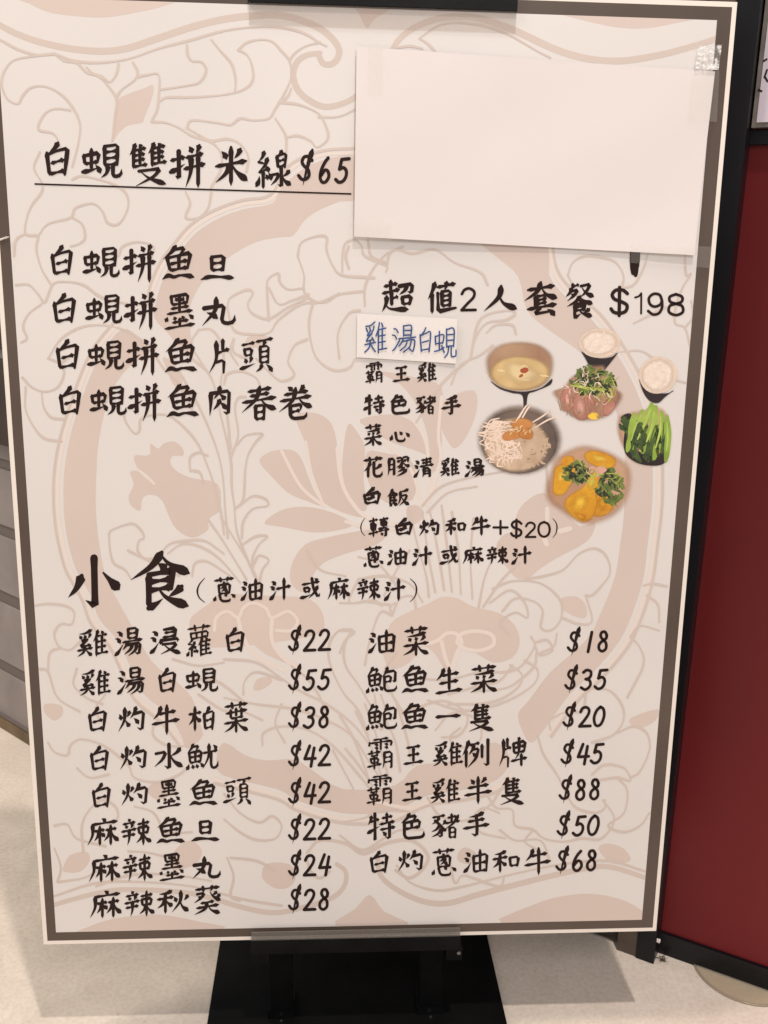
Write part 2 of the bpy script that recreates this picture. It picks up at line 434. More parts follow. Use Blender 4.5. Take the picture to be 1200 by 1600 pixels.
def stroke_faces(kind, pts, wd):
    if kind == 'g':
        ps = chaikin(pts)
        tot = [0]
        for a, b in zip(ps, ps[1:]):
            tot.append(tot[-1] + math.dist(a, b))
        hook = math.dist(pts[-1], pts[-2])
        T = tot[-1]
        ws = []
        for t in tot:
            rem = T - t
            if rem < hook:
                ws.append(wd * (.1 + 1.0 * rem / hook))
            else:
                ws.append(wd * (.95 + .15 * (t < 6)))
        return ribbon(ps, ws)
    if kind in 'z':
        ps = chaikin(pts)
    elif kind == 'q':
        ps = catmull([pts[0], ((pts[0][0] + pts[1][0]) / 2, (pts[0][1] + pts[1][1]) / 2)], 2)[:-1] + \
             chaikin([((pts[0][0] + pts[1][0]) / 2, (pts[0][1] + pts[1][1]) / 2)] + list(pts[1:]))
    elif kind in 'cu' and len(pts) == 2:
        ps = list(pts)
    elif kind == 'd' and len(pts) == 2:
        (a, b) = pts
        ps = catmull([a, ((a[0] + b[0]) / 2 + (b[1] - a[1]) * .08, (a[1] + b[1]) / 2 - (b[0] - a[0]) * .08), b], 4)
    else:
        ps = catmull(pts, 5 if len(pts) > 2 else 8)
    tot = [0]
    for a, b in zip(ps, ps[1:]):
        tot.append(tot[-1] + math.dist(a, b))
    T = tot[-1] or 1
    return ribbon(ps, [wd * prof(kind, t / T) for t in tot])


def text_faces(items, weight=1.0, pen=False):
    """items: (char, cx, cy, w, h) in photograph pixels -> faces in photograph pixels"""
    out = []
    cj = [math.sqrt(i[3] * i[4]) for i in items if ord(i[0][0]) > 255 and i[0] != '一'] or [20]
    mean = sum(cj) / len(cj)
    for ch, cx, cy, gw, gh in items:
        st = glyph(ch)
        size = math.sqrt(gw * gh) if ch != '一' else 38
        if ord(ch[0]) > 255:
            size = 0.45 * size + 0.55 * mean
        k = 0.146 - 0.0025 * len(st)
        k = max(k, 0.090)
        if ch[0] == 's' or ch == '+':
            k = 0.165
        elif ch in '0123456789':
            k = 0.205
        elif ch == '$':
            k = 0.155
        elif ch in '()':
            k = 0.15
        wd = k * size * weight
        if pen:
            wd = 2.7
        for kind, pts in st:
            pp = []
            for x, y in pts:
                yy = y - (x - 50) * (0.0 if pen or ch in '0123456789$()+' or ch[0] == 's' else 0.05 + (.045 if kind in 'hz' else 0.0))
                pp.append((cx + (x - 50) / 100 * gw, cy + (yy - 50) / 100 * gh))
            kk = 'u' if pen else kind
            if pen and kind == 'g':
                kk = 'u'
            out.append(stroke_faces(kk, pp, wd))
    return out
# ---------------------------------------------------------------- object helpers
def tag(o, label=None, cat=None, group=None, kind=None):
    if label: o['label'] = label
    if cat: o['category'] = cat
    if group: o['group'] = group
    if kind: o['kind'] = kind
    return o


def empty(name, loc, label, cat, group=None):
    o = bpy.data.objects.new(name, None)
    COL.objects.link(o)
    o.location = loc
    o.empty_display_size = 0.05
    return tag(o, label, cat, group)


def link(name, me, m, parent=None, smooth=False):
    o = bpy.data.objects.new(name, me)
    COL.objects.link(o)
    if m is not None:
        for q in (m if isinstance(m, (list, tuple)) else [m]):
            me.materials.append(q)
    if smooth:
        for p in me.polygons:
            p.use_smooth = True
    if parent is not None:
        o.parent = parent
        pw = Matrix.Identity(4)
        q = parent
        while q is not None:
            pw = Matrix.Translation(q.location) @ pw if q.parent is None else q.matrix_basis @ pw
            q = q.parent
        # all meshes are written in world coordinates: undo the parents' placement
        off = Vector((0, 0, 0))
        q = parent
        while q is not None:
            off += q.location
            q = q.parent
        o.location = -off
    return o


def mesh(name, verts, faces, m, parent=None, smooth=False):
    me = bpy.data.meshes.new(name)
    me.from_pydata([tuple(v) for v in verts], [], faces)
    me.update()
    return link(name, me, m, parent, smooth)


def solid(name, m, parent, build, bevel=0.0, smooth=False, seg=2):
    bm = bmesh.new()
    build(bm)
    if bevel:
        bmesh.ops.bevel(bm, geom=[e for e in bm.edges if e.calc_face_angle(0) > 0.6], offset=bevel,
                        segments=seg, affect='EDGES', profile=0.6)
    bmesh.ops.recalc_face_normals(bm, faces=bm.faces)
    me = bpy.data.meshes.new(name)
    bm.to_mesh(me)
    bm.free()
    return link(name, me, m, parent, smooth)


def hexa(bm, c):                 # 8 corners: bottom loop then top loop
    v = [bm.verts.new(p) for p in c]
    for f in ((3, 2, 1, 0), (4, 5, 6, 7), (0, 1, 5, 4), (1, 2, 6, 5), (2, 3, 7, 6), (3, 0, 4, 7)):
        bm.faces.new([v[i] for i in f])


def box(bm, o, ax, ay, az):      # box from corner o along three edge vectors
    o, ax, ay, az = Vector(o), Vector(ax), Vector(ay), Vector(az)
    hexa(bm, [o, o + ax, o + ax + ay, o + ay, o + az, o + ax + az, o + ax + ay + az, o + ay + az])


def bbox(bm, x0, x1, y0, y1, n0, n1):   # box in board coordinates
    hexa(bm, [bd(x0, y0, n0), bd(x1, y0, n0), bd(x1, y1, n0), bd(x0, y1, n0),
              bd(x0, y0, n1), bd(x1, y0, n1), bd(x1, y1, n1), bd(x0, y1, n1)])


def cyl(bm, p, axis, r, n=16, r2=None):
    p, axis = Vector(p), Vector(axis)
    a = axis.normalized()
    u = a.orthogonal().normalized()
    v = a.cross(u)
    r2 = r if r2 is None else r2
    A = [bm.verts.new(p + (u * math.cos(t) + v * math.sin(t)) * r) for t in [6.28318 * i / n for i in range(n)]]
    B = [bm.verts.new(p + axis + (u * math.cos(t) + v * math.sin(t)) * r2) for t in [6.28318 * i / n for i in range(n)]]
    for i in range(n):
        bm.faces.new([A[i], A[(i + 1) % n], B[(i + 1) % n], B[i]])
    bm.faces.new(A[::-1])
    bm.faces.new(B)


# flat prints on the board -------------------------------------------------
def printed(name, face_groups, m, parent, n, conv=onboard, step=3e-6, wrap=9, plane=bd, climb=0.0):
    """face_groups: list of lists of polygons in photograph pixels, laid on the board face as ink"""
    V, Fc = [], []
    for gi, fs in enumerate(face_groups):
        nn = n + step * (gi % wrap)
        for fi, f in enumerate(fs):
            b = len(V)
            for (x, y) in f:
                X, Y = conv(x, y)
                V.append(plane(X, Y, nn + climb * fi / len(fs)))
            Fc.append(list(range(b, b + len(f))))
    return mesh(name, V, Fc, m, parent)


def clip_poly(p, inside_rect):
    x0, y0, x1, y1 = inside_rect     # board coordinates, y1 < y0
    def cut(poly, f, inter):
        out = []
        for i in range(len(poly)):
            a, b = poly[i - 1], poly[i]
            fa, fb = f(a), f(b)
            if fa: 
                if not fb: out.append(inter(a, b))
                else: out.append(b)
            elif fb:
                out.append(inter(a, b)); out.append(b)
        return out
    def ix(v):
        return lambda a, b: (v, a[1] + (b[1] - a[1]) * (v - a[0]) / (b[0] - a[0]))
    def iy(v):
        return lambda a, b: (a[0] + (b[0] - a[0]) * (v - a[1]) / (b[1] - a[1]), v)
    for f, g in ((lambda q: q[0] >= x0, ix(x0)), (lambda q: q[0] <= x1, ix(x1)),
                 (lambda q: q[1] <= y0, iy(y0)), (lambda q: q[1] >= y1, iy(y1))):
        if p: p = cut(p, f, g)
    return p


WHITE = 0.0038                    # unprinted white edge
BL_, BR_, BT_, BB_ = 0.0085, 0.0115, 0.0100, 0.0090     # brown border: left, right, top, bottom
RECT = (WHITE + BL_, -WHITE - BT_, BW - WHITE - BR_, -BH + WHITE + BB_)


def board_faces(groups):          # pixel faces -> board faces, clipped to the picture inside the border
    out = []
    for fs in groups:
        g = []
        for f in fs:
            q = clip_poly([onboard(*p) for p in f], RECT)
            if len(q) > 2: g.append(q)
        out.append(g)
    return out


def fill(pts, n=4, smooth=True):
    ps = catmull(pts, n, closed=True) if smooth else list(pts)
    tris = tessellate_polygon([[Vector((x, y, 0)) for x, y in ps]])
    return [[ps[i] for i in t] for t in tris]


def P(s):
    return [tuple(float(t) for t in q.split(',')) for q in s.split()]


ident = lambda x, y: (x, y)
# ================================================================ THE BOARD
board = empty('menu_board', (BW / 2, 0, BZ),
              'tall printed menu board with brown border and black brush lettering, held in the black stand',
              'menu board')
solid('foam_panel', M['foam'], board, lambda bm: bbox(bm, 0, BW, -BH, 0, -0.005, 0), bevel=0.0006)
x0_, y0_, x1_, y1_ = RECT
mesh('poster_ground', [bd(x0_, y1_, 0.2e-4), bd(x1_, y1_, 0.2e-4), bd(x1_, y0_, 0.2e-4), bd(x0_, y0_, 0.2e-4)],
     [(0, 1, 2, 3)], M['cream'], board)
a = WHITE
vs = [bd(x, y, 0.3e-4) for x, y in ((a, -a), (BW - a, -a), (BW - a, -BH + a), (a, -BH + a),
                                    (x0_, y0_), (x1_, y0_), (x1_, y1_), (x0_, y1_))]
mesh('printed_border', vs, [(0, 4, 5, 1), (1, 5, 6, 2), (2, 6, 7, 3), (3, 7, 4, 0)], M['brown'], board)

# --- ornament ------------------------------------------------------------
FILLS = '''
25,-12 45,5 80,20 130,26 165,27 210,20 260,8 285,-12
850,14 905,30 960,42 1010,44 1060,35 1100,26 1110,10 1090,0 850,0
545,4 560,20 573,44 585,30 612,12 600,0 560,0
178,178 185,155 205,145 225,138 238,133 240,142 235,160 225,185 221,192 200,196 185,208 175,222
557,245 500,252 462,272 437,298 425,318 380,327 340,342 305,365 280,395 262,420 250,450 243,475 242,498 262,520 285,548 301,546 297,515 297,480 310,450 330,425 360,400 400,378 440,370 458,368 475,345 495,330 530,315 557,308
254,560 262,580 270,600 285,612 284,592 272,570 262,560
190,514 160,550 140,590 122,640 110,680 101,730 99,780 103,830 115,880 127,905 143,933 155,967 183,1000 205,1045 223,1083 263,1117 283,1150 290,1168 300,1166 317,1148 307,1117 300,1090 270,1060 237,1033 200,967 185,940 165,900 155,850 150,800 150,760 153,700 162,650 175,610 200,575 237,546 215,525
350,1160 383,1180 417,1188 460,1187 493,1207 537,1233 617,1227 650,1197 700,1190 745,1172 775,1160 797,1183 790,1205 767,1223 720,1235 667,1243 617,1267 563,1272 517,1267 463,1250 433,1233 350,1212 338,1188
740,365 850,375 858,430 885,465 925,500 955,540 985,590 1005,640 1018,700 1020,760 1018,800 1012,850 1006,900 991,950 969,1000 927,1050 890,1085 850,1140 832,1160 820,1150 809,1117 826,1095 860,1050 916,1000 942,950 961,900 969,850 975,800 976,700 965,650 945,600 925,570 900,545 850,510 823,483 810,433 783,407 750,380
203,738 214,736 226,746 240,757 226,742 213,728 210,712 228,712 235,708 235,693 247,701 256,693 272,690 285,700 286,712 271,712 266,722 276,736 300,747 340,756 345,790 342,800 325,812 325,828 300,840 275,826 262,802 255,785 245,775 232,773 222,780 219,798 205,790 201,775 209,757
462,650 490,645 512,655 523,675 529,715 533,750 550,785 575,808 545,804 505,785 492,755 483,720 476,690
405,720 425,705 455,703 470,715 480,740 490,765 503,790 480,783 450,770 425,745
413,818 430,802 455,793 490,793 530,805 550,820 530,828 490,832 440,823
605,828 560,830 510,840 478,850 460,872 453,895 457,915 475,925 485,905 505,880 540,865 590,850
545,662 538,690 535,740 547,778 565,798 574,790 568,750 570,700 558,675
562,656 600,648 632,652 655,672 668,708 650,704 610,690 580,672
574,706 602,708 640,718 650,745 645,780 612,788 585,770 572,740
590,580 625,600 650,632 668,680 676,740 690,700 688,650 690,605 650,590
683,650 700,622 740,610 745,640 730,680 712,700 700,690
635,795 650,789 662,800 655,815 640,818
297,968 310,955 328,942 345,928 400,930 450,932 480,935 500,950 507,975 498,990 440,1002 330,1012 300,990
388,985 395,965 412,960 420,1000 437,1025 447,1036 415,1022 395,1005
610,975 635,958 665,945 690,933 715,935 740,948 780,958 805,978 812,1005 800,1028 770,1035 740,1018 716,1010 705,1036 695,1046 680,1022 660,1010 640,1035 610,1045 598,1015
800,830 807,805 820,785 850,770 880,795 905,822 930,815 918,845 870,872 842,890 828,902 808,904 793,888 778,868 776,850 788,835
877,935 900,932 915,945 915,965 895,962 878,950
987,1121 1028,1108 1024,1126 1000,1138 985,1131
70,1100 95,1102 98,1116 85,1126 70,1114
396,1077 402,1061 420,1058 425,1066 408,1078
100,1352 110,1336 135,1331 140,1345 125,1362 100,1362
265,1342 282,1320 300,1314 316,1330 305,1350 272,1360
410,1372 416,1350 452,1350 462,1370 452,1386 430,1388
115,1458 160,1440 200,1432 250,1429 310,1440 345,1452 115,1462
524,1446 555,1420 578,1398 600,1424 638,1446
785,1444 830,1415 880,1400 930,1397 980,1409 1014,1432 1014,1444
235,1226 262,1222 272,1236 250,1250 232,1240
935,1326 950,1318 975,1326 985,1345 955,1348
716,1332 728,1324 745,1335 735,1350 716,1345
386,528 400,523 420,527 410,542 386,542
'''
BANDS = '''
11|-60,0 -15,30 20,50 60,65 110,76 160,80 200,75 240,62 300,42 350,30 400,24 440,24 485,37 514,55 529,75 528,90 518,100 505,99 498,87
10|500,83 480,86 465,96 458,116 465,140 485,158 510,167 540,160 560,148
11|612,80 625,60 650,42 690,28 740,27 790,42 820,55 870,78 920,92 970,95 1030,86 1090,70 1150,50
8|40,1430 80,1415 150,1396 200,1390 300,1396 380,1418 430,1426 480,1416 520,1402 538,1384 540,1362 526,1350
9|590,1340 595,1368 620,1390 660,1408 700,1411 750,1397 830,1376 900,1360 950,1354 1010,1372
6|618,1360 640,1372 662,1356 668,1335 642,1313 602,1318 568,1334 540,1318 500,1313 480,1332
5|480,1345 486,1362 500,1372 515,1362
5|545,385 540,400 545,420'''
LINES = '''
0,62 30,78 60,86 85,84 112,94 150,98 200,92 250,75 300,62 350,48 400,42 440,43 475,52 498,66 510,72
452,95 462,82 478,72 500,66
498,183 530,182 560,168
655,60 690,38 740,37 790,52 840,80 860,90
655,60 668,68 680,80
620,75 640,72 660,76
85,84 50,88 20,95 5,115 3,135 12,155 28,162 35,150 48,137 70,135 95,147 115,170 125,195 122,225 113,260
110,172 85,170 68,180 60,202 82,208 92,222 92,235
85,84 100,95 120,98 135,113 155,120 172,138 182,155 180,180 175,220
135,105 145,115 160,120 172,128 182,115 185,100
208,98 215,112 210,125 190,140 182,152
215,120 230,117 248,117 248,150 245,172 236,190
250,140 290,134 312,128 322,110 315,97 300,95 293,85 292,70
330,62 345,80 362,100 368,125 367,142
250,158 262,152 300,152 350,148 380,140 395,125 393,100 385,85 372,78
372,78 385,67 405,62 425,65 440,80 452,95 455,120 445,145 430,170 420,185 395,188 375,185 360,195 340,192 300,188 292,200
238,190 260,192 280,200 300,212 330,222 345,240 345,265 330,292
292,200 310,210 330,220 355,217 375,225 388,245 385,268
430,185 440,200 447,215 447,242
447,215 465,212 485,220 495,230 510,220 512,205 500,180 480,168 460,162 435,160
440,160 450,150 455,138
62,238 53,262 65,285 65,300 50,320 42,340 40,365 60,368
60,368 75,350 110,340 118,325 145,318 160,330 168,348 185,350 198,330 200,310 190,295 170,285 130,275 113,280
113,340 128,350 133,370 125,380 110,385
40,365 25,375 22,400
60,368 57,390 65,420 80,445
25,445 45,445 60,460 70,472 82,445 100,440 130,445 160,465 205,476
65,475 45,490 36,510 42,528 33,535
75,560 95,530 125,512 160,508 200,518 235,545 255,575 280,600 300,640
75,560 95,566 108,558
35,590 50,605 70,612 90,605 100,585 97,570
40,605 40,640 55,670 70,685 97,690
65,612 68,635 80,652 102,655
290,300 297,318 290,340 310,340 325,325 330,300
185,400 192,385 215,378 240,385 236,402
193,645 197,660 210,677 218,672 220,655 240,648 265,650 290,670 310,695 325,730 335,760 345,800 350,835
170,835 175,828 205,818 220,828 225,840 217,845 215,860 225,872 245,870 265,850 290,845 320,845 350,865
170,835 172,860 178,880 195,890 205,905
297,735 297,715 310,707 325,712
297,735 312,738 318,755
325,812 345,840 370,880 385,905
345,808 365,840 395,890 405,920
262,865 285,850 315,855 345,875 375,910
300,900 305,880 325,878 360,900
280,580 318,650 345,725 352,800 356,840
300,560 330,590 345,650 360,715 362,760 366,790 370,830 385,870 400,905
310,515 300,540 330,590
310,515 330,515 345,535 350,570 345,600 355,650 360,700
350,600 355,585 375,580 400,590 408,610
365,530 360,550 372,570
360,715 372,680 367,640 372,622 384,620
370,695 385,680 410,678 400,690 388,710 383,735 380,780 367,795
375,790 395,775 415,780 418,790 395,795 380,815 378,840
380,850 400,838 418,838 405,850 395,870 395,885
397,880 405,868 420,875 410,890 405,910
465,400 470,380 490,370 510,370 510,390 520,415 535,430 585,434
465,400 475,430 475,455 490,470 510,472 530,460 568,455
535,425 535,400 540,380 555,375 565,385 570,400 603,415 603,425
575,375 580,400 604,410
420,500 417,450 420,435 435,427 437,440 450,452 475,450
420,450 435,475 455,470 482,460
355,480 360,465 385,453 395,458 387,475 395,490 420,498 450,480 482,465
355,480 365,515 390,522 420,520 435,500 470,475 500,472 530,458
490,470 483,500 485,530 495,560 520,578 545,575 555,560
480,530 460,540 450,565 460,585 445,595 430,590 400,560
530,560 528,520 545,490 562,485
365,530 365,550 385,560
570,478 570,450 580,425 600,400 620,390 645,396 680,390 710,410 750,425 762,445
605,412 610,395 630,385
735,560 742,530 760,505 790,500 805,490 795,485 760,492 745,510 735,560
705,600 720,570 750,555 770,540
760,520 775,508 800,508 806,522
650,660 690,600 735,560
660,790 690,760 740,745 800,735 850,730
668,800 700,770 745,760
887,430 895,410 915,400 940,402 962,410 974,430 972,448
887,430 895,445 905,460
970,450 990,445 1005,420 1012,398
1070,400 1072,430 1080,428 1066,450 1056,480 1055,505 1070,512 1078,540
1070,512 1082,495 1080,470
970,550 1000,548 1022,560
990,505 1010,495 1040,480
852,690 856,760 862,780
1035,560 1050,590 1080,600
640,800 652,850 666,900 670,932
660,800 668,860 680,925
672,800 684,860 694,922
690,790 698,850 706,925
706,800 716,860 720,928
740,810 735,870 738,935
780,850 758,900 748,948
812,880 785,905 755,948
820,905 850,900 880,890 905,865 930,857 948,870 953,895 940,915 925,930 915,930
770,920 800,908 840,910 865,925 878,945 875,970 860,985 845,980 848,955 835,940 805,935 785,955
915,930 925,970 905,975 878,965
870,990 865,1010 845,1020
838,1020 835,1040 815,1060 790,1075 740,1080
560,905 600,900 640,912 660,940
560,905 545,940 570,940 610,945
615,955 625,935 645,932 650,950
550,983 530,985 515,1005 515,1035 535,1080 560,1110 575,1150
550,983 538,1010 540,1040 560,1070 578,1100
350,1030 400,1035 440,1060 470,1080 510,1100 550,1130 575,1160
270,1030 310,1040 350,1035
380,1085 382,1065 400,1050 440,1062
350,1090 400,1100 470,1110 530,1135 560,1160
410,1165 412,1145 440,1135 480,1140 520,1165 560,1210 580,1235
540,1170 560,1195 582,1228
520,1172 535,1200 552,1232
560,1162 580,1195 602,1226
600,1118 618,1160 625,1205
620,1100 635,1150 645,1195
640,1110 690,1095 725,1110 730,1130 715,1150 690,1152
655,1060 700,1062 750,1050 790,1050 815,1040 835,1010 830,995
620,1020 600,1050 610,1080 640,1130
585,1085 590,1120 596,1140 602,1110 595,1085
840,1150 850,1180 870,1210 885,1240 900,1262 930,1270 945,1262 945,1250
760,1240 775,1262 800,1265 805,1290 832,1296 850,1310 880,1315 910,1310 940,1310 960,1280 942,1250
830,1300 820,1315 840,1328
780,1270 755,1262 740,1280 750,1300 790,1310
965,1145 990,1135 1010,1145 1015,1170 1000,1205 985,1215
925,1210 945,1195 975,1200 985,1220 965,1215 930,1220
965,1215 980,1235 975,1270 950,1290 975,1300 1000,1290 1015,1270
860,1140 860,1125 885,1112 910,1110 916,1075
916,1075 950,1078 968,1095 975,1115 970,1135 955,1150 925,1160
1005,915 1020,912 1042,916
1010,930 1028,945 1030,972
985,995 1000,978 1030,985
985,995 1000,1012 1005,1040 980,1090
25,960 60,945 95,945 115,955 112,975 95,975 85,990 92,1010 110,1015 125,1002
75,1050 78,1020 95,1012
60,1045 75,1050 90,1090 125,1112
120,1045 115,1070 135,1090 160,1100
75,1160 85,1175 105,1180 110,1165 125,1155 150,1160 170,1170 200,1195 210,1215 245,1222 280,1210 300,1190
165,1085 150,1105 155,1125
240,1130 240,1150 262,1165 290,1165
130,1330 128,1290 140,1265 160,1250 180,1260 184,1278 170,1290
85,1290 105,1288 120,1310 165,1322
200,1330 230,1332 265,1340
350,1280 375,1300 400,1312 430,1310 440,1290 425,1275 405,1285 375,1270 350,1240
85,1400 150,1380 220,1378 300,1385 380,1405 440,1415
90,1378 95,1355 85,1325
92,1378 130,1372 150,1362
620,1352 640,1378 680,1391 720,1386 800,1366 880,1350 950,1345 1010,1362
355,1340 365,1370 360,1400 375,1408
360,1340 400,1345 430,1360
531,985 554,987 539,1000 531,1020
570,1039 578,1000 594,957 613,961 609,950 617,942
531,942 555,942 582,938 597,946
765,942 797,922 820,942 824,965 805,957 781,973 797,992
836,1004 855,1000 863,1016 844,1024 836,1010
820,1032 840,1047 832,1071 785,1098 726,1110 668,1094
797,1039 816,1055 805,1078 765,1098 700,1100
700,1085 726,1078 750,1071 781,1063 801,1039
680,1141 707,1114 746,1125 750,1157 719,1168 703,1153 719,1137
531,1118 554,1157 578,1222
556,1112 574,1150 596,1212
570,1100 585,1140 606,1210
531,1285 570,1278 590,1266 640,1268
531,1305 566,1328 601,1309 625,1297 660,1296
668,1246 687,1274 726,1282 765,1258 781,1235
781,1297 805,1313 844,1313 859,1344
440,1100 430,1130 445,1160
455,1040 480,1060 500,1090 515,1130
300,1060 340,1065 380,1095
310,1085 350,1110 380,1112 410,1125
200,860 240,880 280,900
120,1200 140,1215 170,1210
210,1260 240,1270 260,1300 300,1300
150,1385 200,1368 260,1366 330,1376
480,860 500,890 540,900
640,860 620,890 600,930
560,870 590,880 620,915
440,1190 470,1225
700,1330 706,1365 712,1380 722,1368 740,1372 780,1385 788,1368
'''
PALE = '''
5|335,985 338,965 355,955 372,965 380,950 395,942 415,950 425,965 450,955 465,970 455,985 432,985
6|372,965 380,995 400,1025 445,1048
6|425,965 425,1000 440,1025 468,1045
6|714,1002 722,990 745,986 768,992 771,1007 752,1016 728,1014 714,1004
6|650,1008 668,1006 685,1000 697,990 712,990 721,1002 716,1018 708,1044
6|690,1003 696,1028 704,1046
4|217,735 228,743 241,756
5|690,620 685,680 688,720 668,790
5|640,648 665,690 672,760 668,790
5|600,690 640,730 660,790
6|527,700 533,750 550,785 580,812 640,822
4|478,690 487,740 505,788
5|540,815 590,828 640,822
7|855,795 855,812
8|850,840 854,850
8|875,830 890,826
5|440,705 470,760 505,790
6|580,1250 640,1262 700,1246'''
fills = [fill(P(l), 3) for l in FILLS.strip().split('\n')]
G_ = board_faces(fills)
for i, g1 in enumerate(G_):
    printed('ornament_petal', [g1], M['pink'], board, 0.5e-4 + 3e-6 * (i % 5), conv=ident)
bands, lines, pales = [], [], []
for l in BANDS.strip().split('\n'):
    wd, s = l.split('|')
    ps = catmull(P(s), 5)
    n_ = len(ps)
    bands.append(ribbon(ps, [float(wd) * (0.8 + 0.2 * math.sin(math.pi * min(1, max(0, i / n_ * 1.0)))) for i in range(n_)]))
for i, l in enumerate(LINES.strip().split('\n')):
    ps = catmull(P(l), 5)
    n_ = len(ps)
    lines.append(ribbon(ps, [3.4 + 0.8 * math.sin(1.3 * i + k * .35) for k in range(n_)]))
for l in PALE.strip().split('\n'):
    wd, s = l.split('|')
    ps = catmull(P(s), 5)
    pales.append(ribbon(ps, [float(wd)] * len(ps)))
# the double rule that follows the great ring
RING = ['557,238 500,243 452,266 425,310 380,319 338,334 302,356 274,388 254,416 240,448 234,478',
        '184,506 152,546 132,588 114,640 101,682 92,730 90,782 95,834 107,884 120,910 135,937 148,972 176,1006 197,1050 216,1090 256,1124 283,1158',
        '338,1218 433,1242 463,1259 517,1276 563,1281 617,1276 667,1252 722,1244 772,1232 800,1210',
        '858,375 866,425 892,460 932,494 962,534 993,586 1014,638 1027,698 1029,760 1027,802 1021,852 1014,904 999,956 976,1007 934,1057 897,1092 857,1146']
for s in RING:
    ps = catmull(P(s), 5)
    pales.append(ribbon(ps, [6.0] * len(ps)))
    c = (568, 780)
    off = []
    for x, y in ps:
        l_ = math.hypot(x - c[0], y - c[1])
        off.append((x + (x - c[0]) / l_ * 6.5, y + (y - c[1]) / l_ * 6.5))
    lines.append(ribbon(off, [4.2] * len(off)))
for i, g1 in enumerate(board_faces(bands)):
    printed('ornament_band', [g1], M['line'], board, 0.8e-4 + 3e-6 * i, conv=ident, climb=1e-5)
for i, g1 in enumerate(board_faces(pales)):
    if g1:
        printed('ornament_pale_line', [g1], M['light'], board, 1.2e-4 + 2e-6 * (i % 9), conv=ident, climb=1e-5)
printed('ornament_outlines', board_faces(lines), M['line'], board, 1.6e-4, conv=ident, step=3e-6, wrap=14, climb=2.5e-5)

# --- lettering ------------------------------------------------------------
TEXT = '''
heading_line|白,89,249,44,52 蜆,159,253,62,52 雙,231,257,58,66 拼,293,261,54,66 米,361,260,52,60 線,427,265,56,58 $,478,262,30,56 6,508,266,24,40 5,535,266,25,40
dish_name|白,96,407,40,46 蜆,158,411,56,46 拼,218,413,50,58 魚,279,410,50,52 旦,340,418,52,38
dish_name|白,100,482,42,46 蜆,162,484,56,44 拼,220,487,50,58 墨,281,486,46,52 丸,341,487,52,44
dish_name|白,105,554,42,46 蜆,165,556,56,44 拼,223,558,50,58 魚,283,555,50,52 片,343,557,32,52 頭,401,556,50,50
dish_name|白,109,626,40,44 蜆,169,627,56,44 拼,226,630,50,58 魚,286,626,50,50 肉,343,627,38,46 春,405,630,54,52 卷,462,629,52,52
snack_heading|小,147,911,80,78 食,251,907,92,88
sauce_line|(,314,922,14,38 蔥,350,921,34,38 油,394,922,34,34 汁,438,921,32,34 或,485,920,30,32 麻,529,920,34,34 辣,576,921,36,34 汁,617,922,32,34 ),646,922,12,36
dish_name|雞,145,1005,48,42 湯,201,1003,42,44 浸,258,1002,46,40 蘿,311,1001,40,50 白,367,1000,34,38
dish_name|雞,149,1067,48,40 湯,205,1064,42,42 白,261,1063,32,38 蜆,315,1063,50,36
dish_name|白,152,1124,34,38 灼,206,1124,42,40 牛,259,1125,42,46 柏,316,1123,42,38 葉,369,1121,38,48
dish_name|白,155,1185,34,38 灼,209,1184,42,38 水,264,1183,44,40 魷,316,1182,48,40
dish_name|白,158,1243,34,38 灼,211,1241,42,36 墨,264,1240,36,42 魚,318,1238,44,40 頭,371,1237,42,40
dish_name|麻,161,1300,48,42 辣,213,1300,46,42 魚,267,1297,44,40 旦,321,1298,44,32
dish_name|麻,163,1357,48,42 辣,215,1356,46,42 墨,269,1354,38,40 丸,322,1356,44,34
dish_name|麻,165,1413,48,42 辣,218,1412,46,40 秋,270,1409,48,36 葵,324,1406,42,44
dish_name|油,597,1003,42,36 菜,650,1002,40,46
dish_name|鮑,596,1062,46,40 魚,649,1061,42,42 生,701,1063,40,40 菜,756,1061,42,44
dish_name|鮑,596,1120,46,40 魚,648,1119,42,40 一,700,1119,38,12 隻,750,1121,42,42
dish_name|霸,595,1178,42,48 王,646,1179,30,30 雞,700,1178,46,38 例,743,1178,42,42 牌,801,1175,42,44
dish_name|霸,594,1235,42,46 王,644,1236,30,30 雞,696,1236,46,38 半,747,1235,42,42 隻,798,1236,40,42
dish_name|特,596,1292,42,42 色,644,1291,38,40 豬,696,1291,44,38 手,744,1289,40,38
dish_name|白,592,1347,34,34 灼,642,1345,40,34 蔥,693,1347,38,42 油,744,1346,38,36 和,791,1346,42,34 牛,840,1346,40,42
set_meal_heading|超,622,463,50,50 值,690,465,44,48 s2,732,468,26,36 人,782,467,52,40 套,845,467,52,52 餐,906,469,46,52 s$,968,471,32,44 s1,998,474,13,33 s9,1024,475,27,34 s8,1056,476,28,34
set_meal_item|霸,585,583,28,32 王,627,584,26,24 雞,667,582,30,30
set_meal_item|特,585,633,32,30 色,624,632,32,30 豬,665,633,32,28 手,705,634,30,30
set_meal_item|菜,583,680,28,34 心,624,682,30,18
set_meal_item|花,583,730,30,32 膠,623,729,34,30 清,662,731,30,30 雞,703,730,30,28 湯,742,731,30,28
set_meal_item|囗,580,776,34,28 飯,622,777,34,26
set_meal_item|(,567,823,8,28 轉,592,824,32,30 囗,630,824,34,28 灼,671,825,32,26 和,712,823,32,26 牛,751,822,30,30 +,782,824,22,22 s$,807,826,20,28 s2,829,828,18,24 s0,850,827,20,24 ),867,825,8,30
set_meal_item|蔥,583,870,30,32 油,621,870,30,26 汁,660,869,30,30 或,702,868,28,28 麻,739,868,32,26 辣,777,868,34,28 汁,815,868,30,28'''
